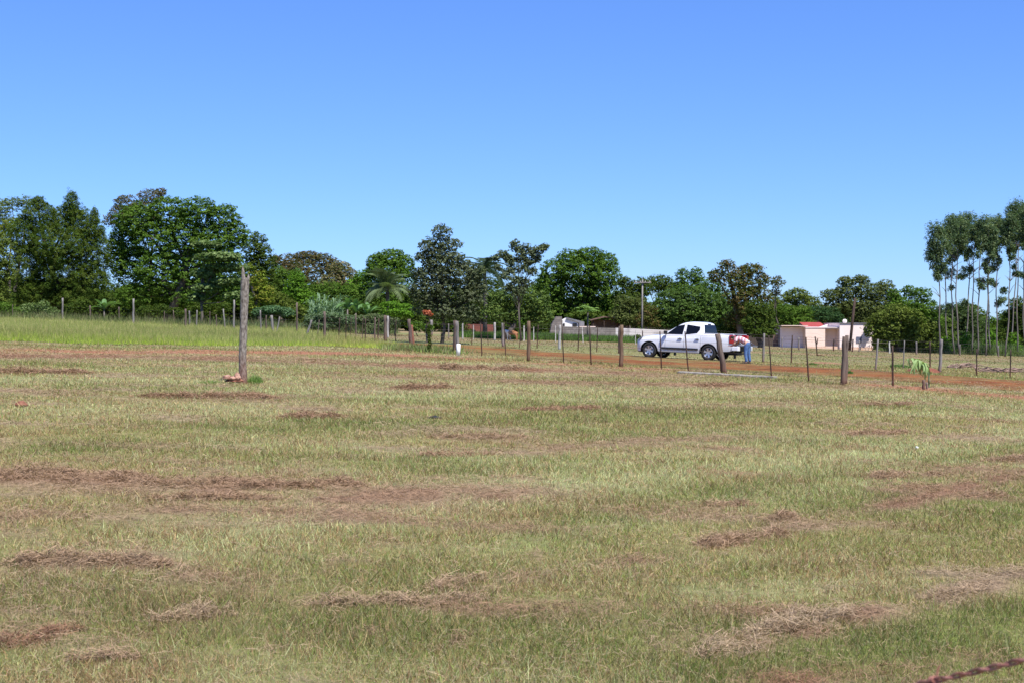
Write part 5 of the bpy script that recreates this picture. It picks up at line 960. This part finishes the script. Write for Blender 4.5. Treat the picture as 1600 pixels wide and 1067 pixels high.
def person():
    g = Vector(G(1167.5, 568.5)); fx, fy = -cos(radians(31)), sin(radians(31))
    root = empty('person', g, 'person in pink striped shirt and blue jeans bending over the lowered tailgate', 'person'); root.rotation_euler = (0, 0, math.atan2(fy, fx))
    # local: x forward (towards the bed), y left (towards the viewer), z up
    skin = mat('skin', (.42,.24,.16), (.48,.28,.19), .6, 20); hair = mat('dark_hair', (.02,.015,.012), None, .7); jeans = mat('blue_jeans', (.045,.10,.24), (.09,.17,.33), .9, 9)
    shirt = bpy.data.materials.new('striped_shirt'); shirt.use_nodes = True; n = shirt.node_tree.nodes; l = shirt.node_tree.links; wv = n.new('ShaderNodeTexWave'); wv.bands_direction = 'X'; wv.inputs['Scale'].default_value = 2.3; wv.inputs['Distortion'].default_value = .5
    cr = n.new('ShaderNodeValToRGB'); cr.color_ramp.interpolation = 'CONSTANT'; e = cr.color_ramp.elements; e[0].color = (.78,.62,.64,1); e[1].position = .42; e[1].color = (.26,.045,.11,1); e2 = e.new(.72); e2.color = (.60,.28,.30,1)
    tc = n.new('ShaderNodeTexCoord'); l.new(tc.outputs['Object'], wv.inputs[0]); l.new(wv.outputs[0], cr.inputs[0]); l.new(cr.outputs[0], n['Principled BSDF'].inputs['Base Color']); n['Principled BSDF'].inputs['Roughness'].default_value = .9
    hip = (0,0,.93)
    B = [hip, (.16,0,1.03), (.34,0,1.12), (.50,0,1.15), (.58,0,1.15), (.68,0,1.13), (.74,0,1.10),                  # 0-6 spine, neck, head
         (.46,.19,1.10), (.52,.25,.88), (.70,.16,.80), (.76,.13,.80), (.46,-.19,1.10), (.56,-.25,.90), (.74,-.10,.80), (.80,-.06,.80),   # 7-14 arms
         (.0,.10,.88), (.03,.13,.48), (-.03,.15,.09), (.06,.16,.035), (.15,.17,.03), (.0,-.10,.88), (-.02,-.12,.48), (-.08,-.13,.09), (.01,-.14,.035), (.10,-.15,.03)]
    E = [(0,1),(1,2),(2,3),(3,4),(4,5),(5,6),(3,7),(7,8),(8,9),(9,10),(3,11),(11,12),(12,13),(13,14),(0,15),(15,16),(16,17),(17,18),(18,19),(0,20),(20,21),(21,22),(22,23),(23,24)]
    R = [.13,.125,.14,.12,.055,.085,.085,.06,.045,.035,.03,.06,.045,.035,.03,.09,.06,.042,.042,.03,.09,.06,.042,.042,.03]
    nb = len(B)
    for (bx, by, bz, s_) in ((.76,.13,.80,1), (.80,-.06,.80,-1)):
        wi = 10 if s_ > 0 else 14
        for k, (dy, ln) in enumerate(((.028,.072),(.010,.082),(-.008,.078),(-.026,.062))):
            i0 = len(B); B += [(bx+.045, by+dy, bz+.008), (bx+.045+ln*.55, by+dy*1.15, bz+.004), (bx+.045+ln, by+dy*1.2, bz-.014)]; E += [(wi, i0), (i0, i0+1), (i0+1, i0+2)]; R += [.011, .009, .007]
        i0 = len(B); B += [(bx+.01, by-s_*.035, bz), (bx+.045, by-s_*.055, bz-.008)]; E += [(wi, i0), (i0, i0+1)]; R += [.012, .009]
    body = freeze(skinned('body', B, E, R, skin, root, 2))
    sh = freeze(skinned('shirt', [(-.03,0,.94),(.16,0,1.035),(.34,0,1.125),(.50,0,1.155),(.57,0,1.155),(.46,.20,1.10),(.50,.25,.97),(.46,-.20,1.10),(.52,-.25,.97)], [(0,1),(1,2),(2,3),(3,4),(3,5),(5,6),(3,7),(7,8)], [(.15,.15),(.165,.145),(.18,.15),(.14,.13),.075,.085,.075,.085,.075], shirt, root))
    tr = freeze(skinned('trousers', [(.02,0,.97),(-.01,0,.90),(.0,.10,.84),(.03,.13,.48),(-.03,.15,.08),(.0,-.10,.84),(-.02,-.12,.48),(-.08,-.13,.08)], [(0,1),(1,2),(2,3),(3,4),(1,5),(5,6),(6,7)], [.135,.15,.115,.082,.068,.115,.082,.068], jeans, root))
    def ball(name, c, r, m, par):
        bm = bmesh.new(); bmesh.ops.create_uvsphere(bm, u_segments=16, v_segments=10, radius=1)
        for v in bm.verts: v.co = Vector((v.co.x*r[0]+c[0], v.co.y*r[1]+c[1], v.co.z*r[2]+c[2]))
        me = bpy.data.meshes.new(name); bm.to_mesh(me); bm.free(); me.polygons.foreach_set('use_smooth', [True]*len(me.polygons)); return link(name, me, m, par)
    ball('hair', (.69,0,1.165), (.115,.088,.085), hair, root)
    for s_ in (1, -1): ball('eye', (.80, s_*.03, 1.07), (.012,.012,.012), M['dark'], root); ball('ear', (.705, s_*.088, 1.11), (.028,.012,.03), skin, root)
    ball('nose', (.815, 0, 1.05), (.02,.014,.02), skin, root)
    for yy, xx in ((.16, .04), (-.14, -.01)): ball('shoe', (xx+.03, yy, .045), (.14,.05,.05), mat('dark_shoe', (.05,.035,.03), None, .8), root)
person()
tag(MB().box((-.22,-.16,0), (.22,.16,.02)).build('paper_sheet', M['white'], loc=RT @ Vector((-4.72,.52,.802))), 'white papers spread on the lowered tailgate before the person', 'paper').rotation_euler = (0, 0, radians(150))
tag(MB().prism([(-.07,-.05),(.07,-.05),(.08,.05),(-.06,.05)], 2, 0, .2).build('white_bag', M['white'], loc=RT @ Vector((-4.50,-.66,.805)), bevel=.02), 'small white bag on the far corner of the tailgate behind the person', 'bag')
# ------------------------------------------------------------------ brown and white cow
def cow():
    g = Vector(GY(802, 106)); root = empty('cow', g, 'brown and white calf standing in the green weeds before the dark bushes', 'cow'); root.rotation_euler = (0, 0, radians(146)); root.scale = (.62,)*3
    hide = bpy.data.materials.new('brown_white_hide'); hide.use_nodes = True; n = hide.node_tree.nodes; l = hide.node_tree.links; tc = n.new('ShaderNodeTexCoord'); sp = n.new('ShaderNodeSeparateXYZ'); cr = n.new('ShaderNodeValToRGB')
    no = n.new('ShaderNodeTexNoise'); no.inputs['Scale'].default_value = 3; ad = n.new('ShaderNodeMath'); ad.operation = 'ADD'; mp = n.new('ShaderNodeMapRange'); mp.inputs[1].default_value = -.6; mp.inputs[2].default_value = 1.4
    l.new(tc.outputs['Object'], sp.inputs[0]); l.new(tc.outputs['Object'], no.inputs['Vector']); l.new(sp.outputs[0], ad.inputs[0]); l.new(no.outputs[0], ad.inputs[1]); l.new(ad.outputs[0], mp.inputs[0]); l.new(mp.outputs[0], cr.inputs[0])
    cr.color_ramp.elements[0].color = (.32,.14,.06,1); cr.color_ramp.elements[0].position = .78; cr.color_ramp.elements[1].color = (.75,.68,.6,1); cr.color_ramp.elements[1].position = .82; l.new(cr.outputs[0], n['Principled BSDF'].inputs['Base Color']); n['Principled BSDF'].inputs['Roughness'].default_value = .9
    P_ = [(0,0,1.0),(.45,0,.98),(.85,0,1.05),(1.1,0,1.2),(1.3,0,1.25),(1.52,0,1.08),(-.45,0,1.05),(-.62,0,1.0),(-.70,0,.75),(-.72,0,.45),
          (.72,.17,.72),(.74,.18,.38),(.73,.18,.05),(.60,-.17,.72),(.58,-.18,.38),(.60,-.18,.05),(-.5,.17,.75),(-.60,.18,.42),(-.55,.18,.05),(-.42,-.17,.75),(-.52,-.18,.42),(-.47,-.18,.05)]
    E = [(0,1),(1,2),(2,3),(3,4),(4,5),(0,6),(6,7),(7,8),(8,9),(2,10),(10,11),(11,12),(2,13),(13,14),(14,15),(6,16),(16,17),(17,18),(6,19),(19,20),(20,21)]
    R = [.27,.29,.25,.16,.13,.08,.25,.12,.025,.02,.11,.06,.05,.11,.06,.05,.13,.06,.05,.13,.06,.05]
    freeze(skinned('body', P_, E, R, hide, root))
    for s_ in (1, -1): MB().tube([(1.26, s_*.1, 1.33), (1.24, s_*.2, 1.33), (1.22, s_*.27, 1.29)], [.03, .05, .01], 6).build('ear', hide, root)
cow()
